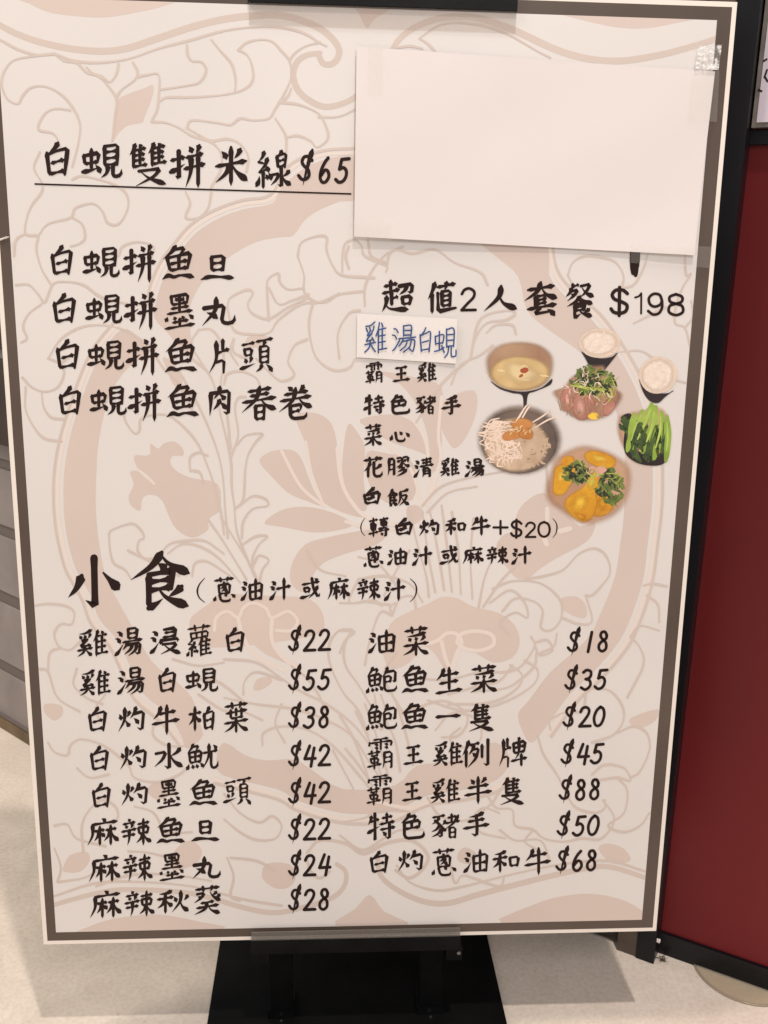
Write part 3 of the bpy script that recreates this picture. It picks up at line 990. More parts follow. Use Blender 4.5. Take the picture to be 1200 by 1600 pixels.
for v, y in zip((22, 55, 38, 42, 42, 22, 24, 28), (1000, 1061, 1120, 1180, 1238, 1295, 1351, 1405)):
    a_, b_ = str(v)
    TEXT += '\nprice|$,461,%g,24,46 %s,484,%g,23,33 %s,507,%g,23,33' % (y, a_, y + 1, b_, y)
for v, x, y in ((18, 897, 1002), (35, 893, 1061), (20, 890, 1119), (45, 887, 1177), (88, 884, 1233), (50, 881, 1289), (68, 879, 1344)):
    a_, b_ = str(v)
    TEXT += '\nprice|$,%g,%g,25,44 %s,%g,%g,23,32 %s,%g,%g,23,32' % (x, y, a_, x + 24, y + 1, b_, x + 46, y)
for l in TEXT.strip().split('\n'):
    nm, s = l.split('|')
    it = []
    for q in s.split(' '):
        c_, *n_ = q.split(',')
        it.append((c_, *[float(t) for t in n_]))
    wt = {'set_meal_item': 1.25, 'sauce_line': 1.15, 'set_meal_heading': 1.12, 'snack_heading': .98}.get(nm, 1.0)
    printed(nm, text_faces(it, wt), M['ink'], board, 2.7e-4)
printed('underline', [ribbon([(55, 287.5), (300, 295.5), (548, 303)], [2.6, 2.6, 2.6])], M['ink'], board, 2.7e-4)
printed('covered_number', [ribbon(catmull(P('990,388 988,408 989,427')), [10, 10, 10, 10, 9, 9, 9, 8, 8, 8, 8, 7, 6]),
                           ribbon(catmull(P('996,390 995,412 993,430')), [9, 9, 9, 9, 9, 9, 8, 8, 7, 7, 7, 7, 6])],
        M['ink'], board, 2.7e-4)
# --- pictures of the dishes, printed flat on the board ----------------------
def ell(cx, cy, rx, ry, rot=0, n=28, k=0.0, seed=1):
    rr = random.Random(seed)
    ph = [rr.uniform(0, 6.28) for _ in range(3)]
    out = []
    for i in range(n):
        t = 6.28318 * i / n
        f = 1 + k * (math.sin(2 * t + ph[0]) + .7 * math.sin(3 * t + ph[1]) + .5 * math.sin(5 * t + ph[2]))
        x, y = rx * f * math.cos(t), ry * f * math.sin(t)
        out.append((cx + x * math.cos(rot) - y * math.sin(rot), cy + x * math.sin(rot) + y * math.cos(rot)))
    return [out]


PN = [3.0e-4]


def pic(name, groups, m, parent):
    PN[0] += 4e-6
    o = printed(name, groups, m, board, PN[0], step=1.0e-6, wrap=9)
    if parent is not None:
        mw = o.location.copy()
        o.parent = parent
        o.location = mw - parent.location
        q = -Vector(board.location)
        o.location = (0, 0, 0)
    return o


def colr(key, rgb, nz=0.12, sc=90, c2=None):
    if key not in M:
        M[key] = mat('print_' + key, lin(rgb), 0.5, noise=nz, nscale=sc, col2=lin(c2) if c2 else None)
    return M[key]


def scatter(n, cx, cy, rx, ry, ln, wd, seed, curve=.3, ang=None, spread=3.14):
    rr = random.Random(seed)
    out = []
    for _ in range(n):
        a_ = rr.uniform(0, 6.28)
        r_ = math.sqrt(rr.random())
        x, y = cx + rx * r_ * math.cos(a_), cy + ry * r_ * math.sin(a_)
        t = (ang if ang is not None else 0) + rr.uniform(-spread, spread)
        l_ = ln * rr.uniform(.5, 1.2)
        c = rr.uniform(-curve, curve) * l_
        p = [(x - math.cos(t) * l_ / 2, y - math.sin(t) * l_ / 2), (x - math.sin(t) * c, y + math.cos(t) * c),
             (x + math.cos(t) * l_ / 2, y + math.sin(t) * l_ / 2)]
        ps = catmull(p, 4)
        w_ = wd * rr.uniform(.6, 1.2)
        out.append(ribbon(ps, [w_ * (.5 + .5 * math.sin(3.14 * i / (len(ps) - 1))) for i in range(len(ps))]))
    return out


def soft(name, s, key, parent=None, a_=0.80, b_=1.05):
    # a printed picture whose edge fades into the ground print
    if key + '_soft' not in M:
        m = M[key].copy()
        nt = m.node_tree
        at = nt.nodes.new('ShaderNodeAttribute')
        at.attribute_name = 'fade'
        nt.links.new(at.outputs['Fac'], nt.nodes['Principled BSDF'].inputs['Alpha'])
        M[key + '_soft'] = m
    ps = catmull(P(s) if isinstance(s, str) else s, 4 if isinstance(s, str) else 1, closed=True)
    cx, cy = sum(p[0] for p in ps) / len(ps), sum(p[1] for p in ps) / len(ps)
    PN[0] += 4e-6
    V, fd = [], []
    K_ = [i / 7 for i in range(8)]
    for f, al in [(a_ + (b_ - a_) * t, 1 - t * t * (3 - 2 * t)) for t in K_]:
        for x, y in ps:
            X, Y = onboard(cx + (x - cx) * f, cy + (y - cy) * f)
            V.append(bd(X, Y, PN[0]))
            fd.append(al)
    n = len(ps)
    Fc = [tuple(r_ * n + k for k in (i, (i + 1) % n)) + tuple((r_ + 1) * n + k for k in ((i + 1) % n, i)) for r_ in range(7) for i in range(n)]
    Fc += [tuple(t) for t in tessellate_polygon([[Vector((x, y, 0)) for x, y in ps]])]
    o = mesh(name, V, Fc, M[key + '_soft'], board)
    if parent is not None:
        o.parent = parent
        o.location = (0, 0, 0)
    at = o.data.attributes.new('fade', 'FLOAT', 'POINT')
    at.data.foreach_set('value', fd)
    return o


def pl(s, n=4):
    return fill(P(s), n)


def ln_(s, w0):
    ps = catmull(P(s), 5)
    return ribbon(ps, [w0 * (.45 + .55 * math.sin(3.14 * (i + .5) / len(ps))) for i in range(len(ps))])


colr('rim_tan', (190, 156, 124), .1, 30, (160, 120, 95))
colr('soup', (222, 192, 138), .1, 50, (200, 168, 116))
colr('soup_light', (230, 206, 156), .06, 60)
colr('dark_bowl', (40, 30, 32), .25, 40)
colr('chilli', (170, 82, 48))
colr('rice', (244, 230, 216), .1, 200, (228, 208, 192))
colr('rice_shade', (226, 206, 188), .1, 200)
colr('rice_white', (250, 240, 230), .05, 90)
colr('orange_fat', (214, 148, 36), .2, 120)
colr('bright_fat', (236, 188, 60), .12, 120)
colr('meat', (200, 140, 124), .2, 80, (156, 104, 84))
colr('meat_light', (222, 168, 152), .1, 80)
colr('brown_sauce', (150, 108, 84), .3, 60, (196, 156, 130))
colr('herb', (82, 96, 46), .4, 160, (126, 142, 66))
colr('herb_dark', (48, 56, 34), .3, 160)
colr('herb_light', (176, 184, 84), .2, 120)
colr('stem', (128, 158, 54), .2, 60, (164, 192, 82))
colr('stem_light', (180, 200, 100), .15, 80)
colr('leaf_dark', (44, 62, 34), .4, 120, (82, 104, 48))
colr('pot', (104, 88, 78), .2, 40, (150, 128, 112))
colr('pot_dark', (96, 82, 74), .2, 40, (124, 106, 96))
colr('broth', (214, 188, 160), .1, 90, (190, 162, 134))
colr('noodle', (240, 216, 198), .08, 90)
colr('maw', (214, 150, 84), .25, 90, (186, 116, 56))
colr('clay', (206, 168, 138), .1, 30, (182, 138, 108))
colr('chicken', (226, 170, 40), .18, 70, (208, 142, 30))
colr('chicken_light', (238, 196, 72), .15, 90)

o = soft('soup_picture', '758,572 760,555 775,540 800,533 830,534 850,541 864,555 866,575 860,592 845,606 815,612 785,606 765,592', 'rim_tan')
pic('bowl_base', [pl('766,595 785,606 815,612 845,606 862,592 861,600 850,606 835,612 825,617 822,640 818,640 816,618 800,614 780,607')], M['dark_bowl'], o)
soft('soup', ell(812, 583, 49, 28)[0], 'soup', o, a_=.8)
soft('soup_light_area', '784,572 786,562 798,560 820,566 842,578 852,588 838,600 812,604 796,596 786,584', 'soup_light', o, a_=.3, b_=1.1)
pic('soup_highlight', scatter(4, 812, 584, 40, 18, 12, 3, 77, ang=.4, spread=.4), M['soup_light'], o)
pic('chilli_piece', [pl('813,577 822,574 826,578 821,583 814,582', 3), pl('811,587 816,584 817,588 812,590', 3)], M['chilli'], o)
for (cx, cy, rx, ry, base) in ((937, 536, 33, 23, '908,549 918,555 938,560 958,557 966,551 950,572 942,578 922,572 914,560'),
                               (1028, 586, 30, 29, '998,592 1006,605 1026,614 1046,614 1053,610 1040,620 1028,630 1014,626 1004,612')):
    o = soft('rice_picture', base, 'dark_bowl', a_=.9)
    pic('rice_shade', [ell(cx, cy, rx, ry, k=.015, seed=int(cx))], M['rice_shade'], o)
    soft('rice', ell(cx - 1, cy, rx - 2, ry - 2, k=.02, seed=int(cx) + 1)[0], 'rice', o, a_=.7, b_=1.03)
    pic('rice_grains', scatter(40, cx, cy, rx - 7, ry - 6, 3.0, 1.0, int(cx)), M['rice_white'], o)
o = soft('trotter_picture', '862,612 880,604 890,590 905,580 918,572 935,570 945,572 950,590 960,604 974,618 962,640 948,652 925,658 905,657 888,648 872,628', 'brown_sauce')
for s_ in ('880,608 892,606 896,632 888,644 880,640 875,626', '896,618 908,612 918,622 922,640 918,655 902,656 894,640', '912,616 924,620 932,640 926,654 918,650', '944,626 958,624 962,634 952,648 942,648'):
    soft('meat_slice', s_, 'meat', o, a_=.8, b_=1.06)
pic('meat_grain', scatter(26, 905, 632, 34, 18, 14, 1.6, 71, ang=1.3, spread=.4), M['brown_sauce'], o)
soft('meat_sheen', '900,622 908,620 915,634 913,650 904,650 899,638', 'meat_light', o, a_=.2, b_=1.2)
soft('meat_sheen', '883,614 888,614 890,632 884,634', 'meat_light', o, a_=.5)
pic('herb_leaves', scatter(80, 925, 594, 32, 20, 11, 5, 5), M['herb'], o)
pic('dark_leaves', scatter(40, 930, 600, 32, 20, 11, 4, 6), M['herb_dark'], o)
pic('herb_stems', scatter(30, 935, 602, 34, 22, 14, 1.3, 8) + [ln_('892,602 915,606 940,610 952,618', 4), ln_('952,606 956,618 950,628', 3)], M['herb_light'], o)
pic('sliced_onion', scatter(26, 925, 605, 42, 28, 11, 1.6, 9), M['noodle'], o)
pic('red_sauce_spots', scatter(24, 915, 635, 42, 20, 8, 3, 31), M['brown_sauce'], o)
pic('lemon_piece', [ell(927, 650, 8, 6, k=.05)], M['chicken_light'], o)
o = soft('greens_picture', '966,650 980,645 1004,640 1025,634 1040,642 1046,660 1045,700 1040,722 1018,728 990,722 978,708 968,690 963,668', 'clay')
pic('bowl_base', [pl('970,652 984,646 990,660 984,690 1000,706 1030,708 1044,700 1042,718 1030,727 1005,726 988,719 977,708 974,690 976,668')], M['dark_bowl'], o)
pic('dark_leaves', scatter(50, 1008, 690, 26, 22, 26, 7, 11, ang=1.6, spread=.4) + scatter(14, 978, 660, 7, 12, 14, 7, 12), M['leaf_dark'], o)
pic('choy_stems', [ln_(s, w_) for s, w_ in (('1018,632 1012,650 1000,672 990,700', 13), ('1004,642 994,660 984,690 980,704', 11), ('1024,636 1022,660 1010,690 1004,706', 13),
                                          ('1034,645 1034,670 1026,700 1022,716', 12), ('1042,650 1044,675 1042,705 1040,720', 10), ('990,646 986,665 983,690', 8))], M['stem'], o)
pic('stem_sheen', [ln_(s, w_) for s, w_ in (('1016,640 1008,660 996,686', 4), ('1002,648 992,668 986,688', 3), ('1022,644 1018,668 1010,690', 4), ('1032,650 1031,674 1024,700', 3.5), ('1042,660 1043,684 1041,704', 3))], M['stem_light'], o)
pic('stem_gaps', [ln_(s, 2) for s in ('1011,662 1003,686 996,706', '1024,664 1016,690 1012,708', '1037,660 1035,688 1030,714', '996,662 990,684 986,700')], M['leaf_dark'], o)
o = soft('fish_maw_soup_picture', ell(812, 687, 67, 56)[0], 'pot')
soft('pot_rim', ell(811, 690, 60, 51)[0], 'pot_dark', o, a_=.93, b_=1.01)
soft('broth', ell(806, 695, 53, 44)[0], 'broth', o, a_=.85, b_=1.02)
pic('shredded_meat', scatter(90, 783, 702, 30, 24, 12, 2.6, 21, curve=.9), M['noodle'], o)
pic('broth_foam', scatter(50, 835, 700, 22, 30, 11, 3.5, 23, curve=.5), M['broth'], o)
pic('bean_sprouts', [ln_(s, 2.6) for s in ('806,662 818,640 824,632', '810,664 822,642 828,634', '828,662 848,650 860,640', '836,668 856,656 870,652', '752,668 775,660 800,662', '756,660 770,664 790,668', '745,676 770,674 790,672', '806,658 814,646 820,636', '860,641 864,652')] + scatter(30, 775, 675, 26, 16, 22, 2.2, 24, ang=-.3, spread=.5), M['noodle'], o)
for e_ in (ell(815, 664, 18, 13, k=.06, seed=3), ell(800, 680, 17, 9, -.2, k=.08, seed=4), ell(822, 678, 13, 9, k=.06, seed=6)):
    soft('fish_maw', e_[0], 'maw', o, a_=.7, b_=1.05)
pic('fish_maw_sheen', scatter(10, 811, 671, 18, 10, 7, 1.8, 25), M['soup_light'], o)
o = soft('chicken_picture', '850,765 858,735 866,715 885,702 910,694 935,698 960,708 980,722 988,740 986,765 975,792 955,810 925,820 900,815 872,797 856,785', 'clay')
for k_, s_ in (('chicken', '868,728 890,722 900,735 888,765 880,774 864,772 864,745'), ('chicken', '914,706 935,704 962,716 958,732 935,730 915,720'),
               ('orange_fat', '925,778 945,768 960,780 958,795 944,806 926,806'), ('chicken', '880,792 884,778 898,768 912,758 924,740 934,732 938,752 932,770 934,785 928,808 912,818 892,808'),
               ('orange_fat', '880,714 894,712 898,720 886,728 876,724')):
    soft('chicken_piece', s_, k_, o, a_=.8, b_=1.05)
for k_, s_ in (('chicken_light', '872,735 884,732 886,744 876,758 870,752'), ('bright_fat', '892,785 904,772 918,770 920,786 908,800 894,798'), ('chicken_light', '922,710 944,712 950,720 930,722'),
               ('chicken', '934,780 946,778 950,790 938,798'), ('orange_fat', '896,800 914,804 916,812 904,812'), ('bright_fat', '916,752 928,742 930,756 920,766')):
    soft('chicken_gloss', s_, k_, o, a_=.1, b_=1.25)
pic('chicken_grain', scatter(26, 910, 785, 22, 24, 7, 1.3, 61) + scatter(14, 876, 748, 9, 18, 6, 1.2, 63) + scatter(12, 944, 790, 12, 10, 6, 1.2, 62), M['orange_fat'], o)
pic('herb_leaves', scatter(54, 900, 737, 20, 16, 10, 5, 51) + scatter(70, 955, 762, 18, 28, 11, 6, 52), M['herb'], o)
pic('dark_leaves', scatter(34, 900, 740, 20, 14, 9, 4, 53) + scatter(30, 948, 758, 18, 24, 9, 4, 54), M['herb_dark'], o)
pic('herb_stems', [ln_(s, 2) for s in ('902,716 915,735 925,745 930,760', '925,745 945,740 965,740', '965,738 970,745 966,752', '918,755 930,742 950,740')] + scatter(24, 935, 745, 34, 26, 12, 1.2, 55), M['herb_light'], o)
pic('shallot_slices', [pl('930,732 940,728 948,734 940,740 932,738', 3)] + scatter(8, 930, 735, 14, 8, 9, 2.4, 56), M['meat_light'], o)


# ================================================================ paper, note and tapes on the board
def sheet(name, quad, m, label, cat, n0=0.0008, thick=0.0002, curl=None, group=None, nu=24, nv=16, part=None, cuts=None):
    """quad: photograph pixels TL, TR, BR, BL; a slightly curled sheet lying on the board face"""
    q = [onboard(*p) for p in quad]
    V, Fc = [], []
    cx = sum(p[0] for p in q) / 4
    cy = sum(p[1] for p in q) / 4
    org = bd(cx, min(p[1] for p in q), 0)
    for lay in (1, 0):
        for j in range(nv + 1):
            for i in range(nu + 1):
                u, v = i / nu, j / nv
                x = (q[0][0] * (1 - u) + q[1][0] * u) * (1 - v) + (q[3][0] * (1 - u) + q[2][0] * u) * v
                y = (q[0][1] * (1 - u) + q[1][1] * u) * (1 - v) + (q[3][1] * (1 - u) + q[2][1] * u) * v
                V.append(bd(x, y, n0 + (thick if lay else 0) + (curl(u, v) if curl else 0)) - org)
    W_ = nu + 1
    N_ = W_ * (nv + 1)
    for j in range(nv):
        for i in range(nu):
            a_ = j * W_ + i
            Fc.append((a_, a_ + W_, a_ + W_ + 1, a_ + 1))
            Fc.append((N_ + a_, N_ + a_ + 1, N_ + a_ + W_ + 1, N_ + a_ + W_))
    rim = [j * W_ for j in range(nv + 1)] + [nv * W_ + i for i in range(1, W_)] + \
          [j * W_ + nu for j in range(nv - 1, -1, -1)] + [i for i in range(nu - 1, 0, -1)]
    base_ = len(V)
    K_ = len(rim)
    V += [V[a_].copy() for a_ in rim] + [V[N_ + a_].copy() for a_ in rim]
    for i in range(K_):
        j = (i + 1) % K_
        Fc.append((base_ + i, base_ + K_ + i, base_ + K_ + j, base_ + j))
    o = mesh(name, V, Fc, m)
    for p_ in list(o.data.polygons)[:2 * nu * nv]:
        p_.use_smooth = True
    o.location = org
    tag(o, label, cat, group)
    return o


def curl_paper(u, v):
    return 0.0026 * (1 - u) ** 5 * (0.6 + 0.4 * v) + 0.0018 * v ** 6 * u + 0.0006 * math.sin(3.0 * u + 1) ** 2 + 0.0005 * math.sin(7 * u + 3 * v) * math.sin(4 * v + 2 * u)


sheet('paper_sheet', [(557, 74), (1116, 112), (1083, 399), (553, 370)], M['paper'],
      'large blank white paper sheet taped over the upper right of the menu board', 'paper', curl=curl_paper, n0=0.0009)
nt_ = sheet('paper_note', [(558, 490), (714, 498), (712, 568), (557, 558)], M['note'],
            'small white paper strip with four blue handwritten characters above the set meal items', 'paper note', n0=0.0009,
            curl=lambda u, v: 0.0007 * abs(u - .5) ** 2 * 4)
pen = printed('blue_handwriting', text_faces([('雞', 587, 527, 34, 48), ('湯', 631, 529, 36, 42), ('白', 664, 531, 22, 38), ('蜆', 695, 536, 34, 46)], pen=True),
              M['pen'], None, 0.0022, step=4e-6)
mw = pen.location.copy()
pen.parent = nt_
pen.location = mw - nt_.location

M['tape'] = clear('clear_tape', (0.80, 0.77, 0.70, 1), 0.05, rough=0.25)
M['tape_crinkled'] = clear('crinkled_clear_tape', (0.98, 0.97, 0.95, 1), 0.45, rough=0.25, bump=0.6, bscale=260)

_nt = M['tape_crinkled'].node_tree
_tc = _nt.nodes.new('ShaderNodeTexCoord')
_n = _nt.nodes.new('ShaderNodeTexNoise'); _n.inputs['Scale'].default_value = 260; _n.inputs['Detail'].default_value = 6
_nt.links.new(_tc.outputs['Object'], _n.inputs['Vector'])
_r = _nt.nodes.new('ShaderNodeValToRGB')
_r.color_ramp.elements[0].position = .44; _r.color_ramp.elements[1].position = .60
_r.color_ramp.elements[0].color = (.08, .08, .08, 1); _r.color_ramp.elements[1].color = (.7, .7, .7, 1)  # milky white flecks painted into the film as glints on the crinkles
_nt.links.new(_n.outputs['Fac'], _r.inputs['Fac'])
_nt.links.new(_r.outputs['Color'], [n for n in _nt.nodes if n.type == 'MIX_SHADER'][0].inputs[0])


def crinkle(u, v):
    r_ = math.sin(37 * u + 11 * v) * math.sin(29 * v + 17 * u + 1) + .6 * math.sin(71 * u - 50 * v)
    return 0.0007 * (1 - v) * abs(r_) if v < .45 else 0.0


TP = 'strips of clear tape holding the paper sheet'
sheet('clear_tape', [(1089, 73), (1125, 72), (1120, 111), (1083, 109)], M['tape_crinkled'],
      'crinkled shiny clear tape at the upper right corner of the blank paper sheet', 'tape', n0=0.0034, thick=6e-5, curl=crinkle, group=TP, nu=34, nv=34)
sheet('clear_tape', [(1081, 111), (1121, 113), (1117, 192), (1073, 188)], M['tape'],
      'flat clear tape on the right edge of the blank paper, below the crinkled tape', 'tape', n0=0.0042, thick=6e-5, group=TP)
sheet('clear_tape', [(984, 380), (1112, 386), (1109, 419), (982, 411)], M['tape'],
      'wide clear tape across the lower right corner of the blank paper sheet', 'tape', n0=0.0046, thick=6e-5, group=TP)
sheet('clear_tape', [(546, 343), (612, 346), (611, 377), (545, 374)], M['tape'],
      'short clear tape across the lower left corner of the blank paper sheet', 'tape', n0=0.0054, thick=6e-5, group=TP)
sheet('clear_tape', [(576, 64), (599, 66), (598, 150), (574, 148)], M['tape'],
      'narrow upright clear tape at the upper left corner of the blank paper sheet', 'tape', n0=0.0044, thick=6e-5, group=TP)


# small torn bit of tape on the left border of the board
def bits(name, p, label, cat, m, r_, seed, n=26, flat=.35):
    rr = random.Random(seed)
    bm = bmesh.new()
    bmesh.ops.create_icosphere(bm, subdivisions=2, radius=r_)
    for v in bm.verts:
        v.co *= rr.uniform(.55, 1.25)
        v.co.z *= flat
    me = bpy.data.meshes.new(name)
    bm.to_mesh(me)
    bm.free()
    o = link(name, me, m)
    o.location = p
    return tag(o, label, cat)


M['crumb'] = mat('white_crumb', lin((236, 228, 222)), 0.3)
X_, Y_ = onboard(6, 373)
bt = bits('tape_scrap', bd(X_, Y_, 0.0012), 'tiny white torn tape scrap stuck on the left border of the board', 'tape scrap', M['crumb'], 0.0030, 4)
bt.scale = (1.5, .35, .8)
bt.rotation_euler = (0, R(-20), 0)

# ================================================================ THE STAND
stand = empty('poster_stand', (0.30, 0.03, 0), 'black metal poster stand with flat floor plate, two uprights and clamping bars', 'poster stand')


def plate_b(bm):
    # rounded rectangle plate on the floor
    x0, x1, y0, y1, r_ = 0.1495, 0.4515, -0.17, 0.21, 0.008
    pts = []
    for cx, cy, a0 in ((x1 - r_, y1 - r_, 0), (x0 + r_, y1 - r_, 90), (x0 + r_, y0 + r_, 180), (x1 - r_, y0 + r_, 270)):
        for k in range(6):
            t = R(a0 + 18 * k)
            pts.append((cx + r_ * math.cos(t), cy + r_ * math.sin(t)))
    A_ = [bm.verts.new((x, y, 0.0005)) for x, y in pts]
    B_ = [bm.verts.new((x, y, 0.0052)) for x, y in pts]
    for i in range(len(pts)):
        j = (i + 1) % len(pts)
        bm.faces.new([A_[i], A_[j], B_[j], B_[i]])
    bm.faces.new(A_[::-1])
    bm.faces.new(B_)


solid('base_plate', M['plate'], stand, plate_b, bevel=0.0008)
for x in (0.2235, 0.3749):
    def up_b(bm, x=x):
        hexa(bm, [bd(x - .011, -BH - .112, -.024), bd(x + .011, -BH - .112, -.024), bd(x + .011, -BH - .112, -.040), bd(x - .011, -BH - .112, -.040),
                  bd(x - .011, .012, -.024), bd(x + .011, .012, -.024), bd(x + .011, .012, -.040), bd(x - .011, .012, -.040)])
    u_ = solid('upright', M['black'], stand, up_b, bevel=0.002)
    solid('upright_foot', M['black'], u_, lambda bm, x=x: box(bm, (x - .0135, 0.0165, 0.0053), (.027, 0, 0), (0, .036, 0), (0, 0, .010)), bevel=0.0015)
    solid('foot_screw', M['bolt'], u_, lambda bm, x=x: cyl(bm, (x, 0.0125, 0.0053), (0, 0, .0012), .0014, 12), bevel=0.0003)
xa, ya = onboard(393, 1466)
xb, yb = onboard(718, 1461)
M['smoked'] = clear('smoked_clear_plastic_lip', (0.22, 0.20, 0.18, 1), 0.45, rough=0.2, tint=(.86, .84, .83, 1))
M['clearlip'] = clear('clear_plastic_lip', (0.52, 0.48, 0.46, 1), 0.12, rough=0.2, tint=(.97, .96, .95, 1))
c1 = solid('lower_clamp_bar', M['black'], stand, lambda bm: (bbox(bm, xa, xb, -BH - .0105, -BH - .0052, -.022, .0078),
                                                            bbox(bm, xa, xb, -BH - .0052, -BH + .0035, .0052, .0078),
                                                            bbox(bm, xa, xb, -BH - .0052, -BH + .0035, -.022, -.0056)), bevel=0.0005)
solid('clear_lip', M['smoked'], c1, lambda bm: bbox(bm, xa + .0004, xb - .0004, -BH + .0037, -BH + .0125, .0052, .0064))
solid('lip_edge', M['clearlip'], c1, lambda bm: bbox(bm, xa + .0004, xb - .0004, -BH + .0062, -BH + .0068, .0066, .0070))
for px0, px1 in ((391, 421), (697, 722)):
    u0, _ = onboard(px0, 1480)
    u1, _ = onboard(px1, 1480)
    bl = solid('clamp_block', M['black'], c1, lambda bm: bbox(bm, u0, u1, -BH - .0255, -BH - .0108, -.020, .0030), bevel=0.001)
for px_, py_, r_ in ((410, 1475, .0014), (702, 1474, .0018), (716, 1485, .0019)):
    X_, Y_ = onboard(px_, py_)
    solid('clamp_screw', M['bolt'], c1, lambda bm: cyl(bm, bd(X_, Y_, .0031), NO * .0012, r_, 12), bevel=0.0002)
xc, _ = onboard(388, 5)
xd, _ = onboard(808, 5)
c2 = solid('upper_clamp_bar', M['black'], stand, lambda bm: (bbox(bm, xc, xd, .0052, .0105, -.022, .0024),
                                                            bbox(bm, xc, xd, -.0125, .0052, .0006, .0024),
                                                            bbox(bm, xc, xd, -.0125, .0052, -.022, -.0056)), bevel=0.0005)
solid('clear_lip', M['clearlip'], c2, lambda bm: bbox(bm, xc + .0004, xd - .0004, -.0285, -.0127, .0006, .0014))

# ================================================================ FLOOR
M['floor'] = mat('beige_vinyl_floor', lin((222, 204, 184)), 0.42, spec=0.4)
nt = M['floor'].node_tree
bs = nt.nodes['Principled BSDF']
tc = nt.nodes['Texture Coordinate']
n1 = nt.nodes.new('ShaderNodeTexNoise'); n1.inputs['Scale'].default_value = 7; n1.inputs['Detail'].default_value = 8; n1.inputs['Roughness'].default_value = .62; n1.inputs['Distortion'].default_value = 1.2
n2 = nt.nodes.new('ShaderNodeTexNoise'); n2.inputs['Scale'].default_value = 210; n2.inputs['Detail'].default_value = 4
n3 = nt.nodes.new('ShaderNodeTexVoronoi'); n3.inputs['Scale'].default_value = 34
for n_ in (n1, n2, n3):
    nt.links.new(tc.outputs['Object'], n_.inputs['Vector'])
r1 = nt.nodes.new('ShaderNodeValToRGB')
r1.color_ramp.elements[0].position = .32; r1.color_ramp.elements[1].position = .68
r1.color_ramp.elements[0].color = lin((214, 201, 186)); r1.color_ramp.elements[1].color = lin((234, 222, 208))
r2 = nt.nodes.new('ShaderNodeValToRGB')
r2.color_ramp.elements[0].position = .35; r2.color_ramp.elements[1].position = .6
r2.color_ramp.elements[0].color = (.90, .89, .88, 1); r2.color_ramp.elements[1].color = (1, 1, 1, 1)
r3 = nt.nodes.new('ShaderNodeValToRGB')
r3.color_ramp.elements[0].position = .02; r3.color_ramp.elements[1].position = .08
r3.color_ramp.elements[0].color = (.66, .58, .50, 1); r3.color_ramp.elements[1].color = (1, 1, 1, 1)
nt.links.new(n1.outputs['Fac'], r1.inputs['Fac']); nt.links.new(n2.outputs['Fac'], r2.inputs['Fac']); nt.links.new(n3.outputs['Distance'], r3.inputs['Fac'])
mx = nt.nodes.new('ShaderNodeMix'); mx.data_type = 'RGBA'; mx.blend_type = 'MULTIPLY'; mx.inputs[0].default_value = 1
mx2 = nt.nodes.new('ShaderNodeMix'); mx2.data_type = 'RGBA'; mx2.blend_type = 'MULTIPLY'; mx2.inputs[0].default_value = .6
nt.links.new(r1.outputs[0], mx.inputs[6]); nt.links.new(r2.outputs[0], mx.inputs[7])
nt.links.new(mx.outputs[2], mx2.inputs[6]); nt.links.new(r3.outputs[0], mx2.inputs[7])
nt.links.new(mx2.outputs[2], bs.inputs['Base Color'])
bp = nt.nodes.new('ShaderNodeBump'); bp.inputs['Strength'].default_value = .15; bp.inputs['Distance'].default_value = .001
nt.links.new(n2.outputs['Fac'], bp.inputs['Height']); nt.links.new(bp.outputs[0], bs.inputs['Normal'])
fl = mesh('floor', [(-4, -4, 0), (4, -4, 0), (4, 4, 0), (-4, 4, 0)], [(0, 1, 2, 3)], M['floor'])
tag(fl, kind='structure')

# ================================================================ RED PARTITION, right
M['red'] = mat('dark_red_laminate', (0.15, 0.014, 0.016), 0.34, spec=0.2, noise=0.2, nscale=2, bump=0.03, bscale=300)
M['navy'] = mat('black_painted_post', (0.006, 0.006, 0.008), 0.35, spec=0.3, noise=.3, nscale=6)
M['umber'] = mat('dark_brown_laminate', (0.030, 0.018, 0.012), 0.4, noise=.25, nscale=14)
M['umber2'] = mat('brown_post_laminate', (0.085, 0.060, 0.045), 0.4, noise=.2, nscale=30)
M['signw'] = mat('sign_white', lin((206, 196, 206)), 0.4, noise=.04, nscale=9)
M['alu'] = mat('grey_sign_edge', lin((140, 132, 124)), 0.4, metal=.6, noise=.2, nscale=80)
e = (onfloor(1200, 1550) - onfloor(1040, 1493)).normalized()
m_ = Vector((e.y, -e.x, 0))
if m_.y > 0:
    m_ = -m_                       # towards the camera side
pr = onfloor(1040, 1493)
part_ = empty('red_partition', (pr.x, pr.y, 0), 'dark red partition panel with black corner post and black bottom rail', 'partition')
hr = onplane(1040, 1460, pr, m_).z
hs0 = onplane(1176, 204, pr, m_).z
hs1 = onplane(1172, 226, pr, m_).z
TOPZ = 1.9


def slab(name, m, par, p0, l0, l1, d0, d1, z0, z1, bevel=0.0):
    # along e from l0 to l1, depth d0..d1 along m_ (towards the camera), z0..z1
    def f(bm):
        hexa(bm, [p0 + e * l0 + m_ * d0 + Vector((0, 0, z0)), p0 + e * l1 + m_ * d0 + Vector((0, 0, z0)),
                  p0 + e * l1 + m_ * d1 + Vector((0, 0, z0)), p0 + e * l0 + m_ * d1 + Vector((0, 0, z0)),
                  p0 + e * l0 + m_ * d0 + Vector((0, 0, z1)), p0 + e * l1 + m_ * d0 + Vector((0, 0, z1)),
                  p0 + e * l1 + m_ * d1 + Vector((0, 0, z1)), p0 + e * l0 + m_ * d1 + Vector((0, 0, z1))])
    return solid(name, m, par, f, bevel)


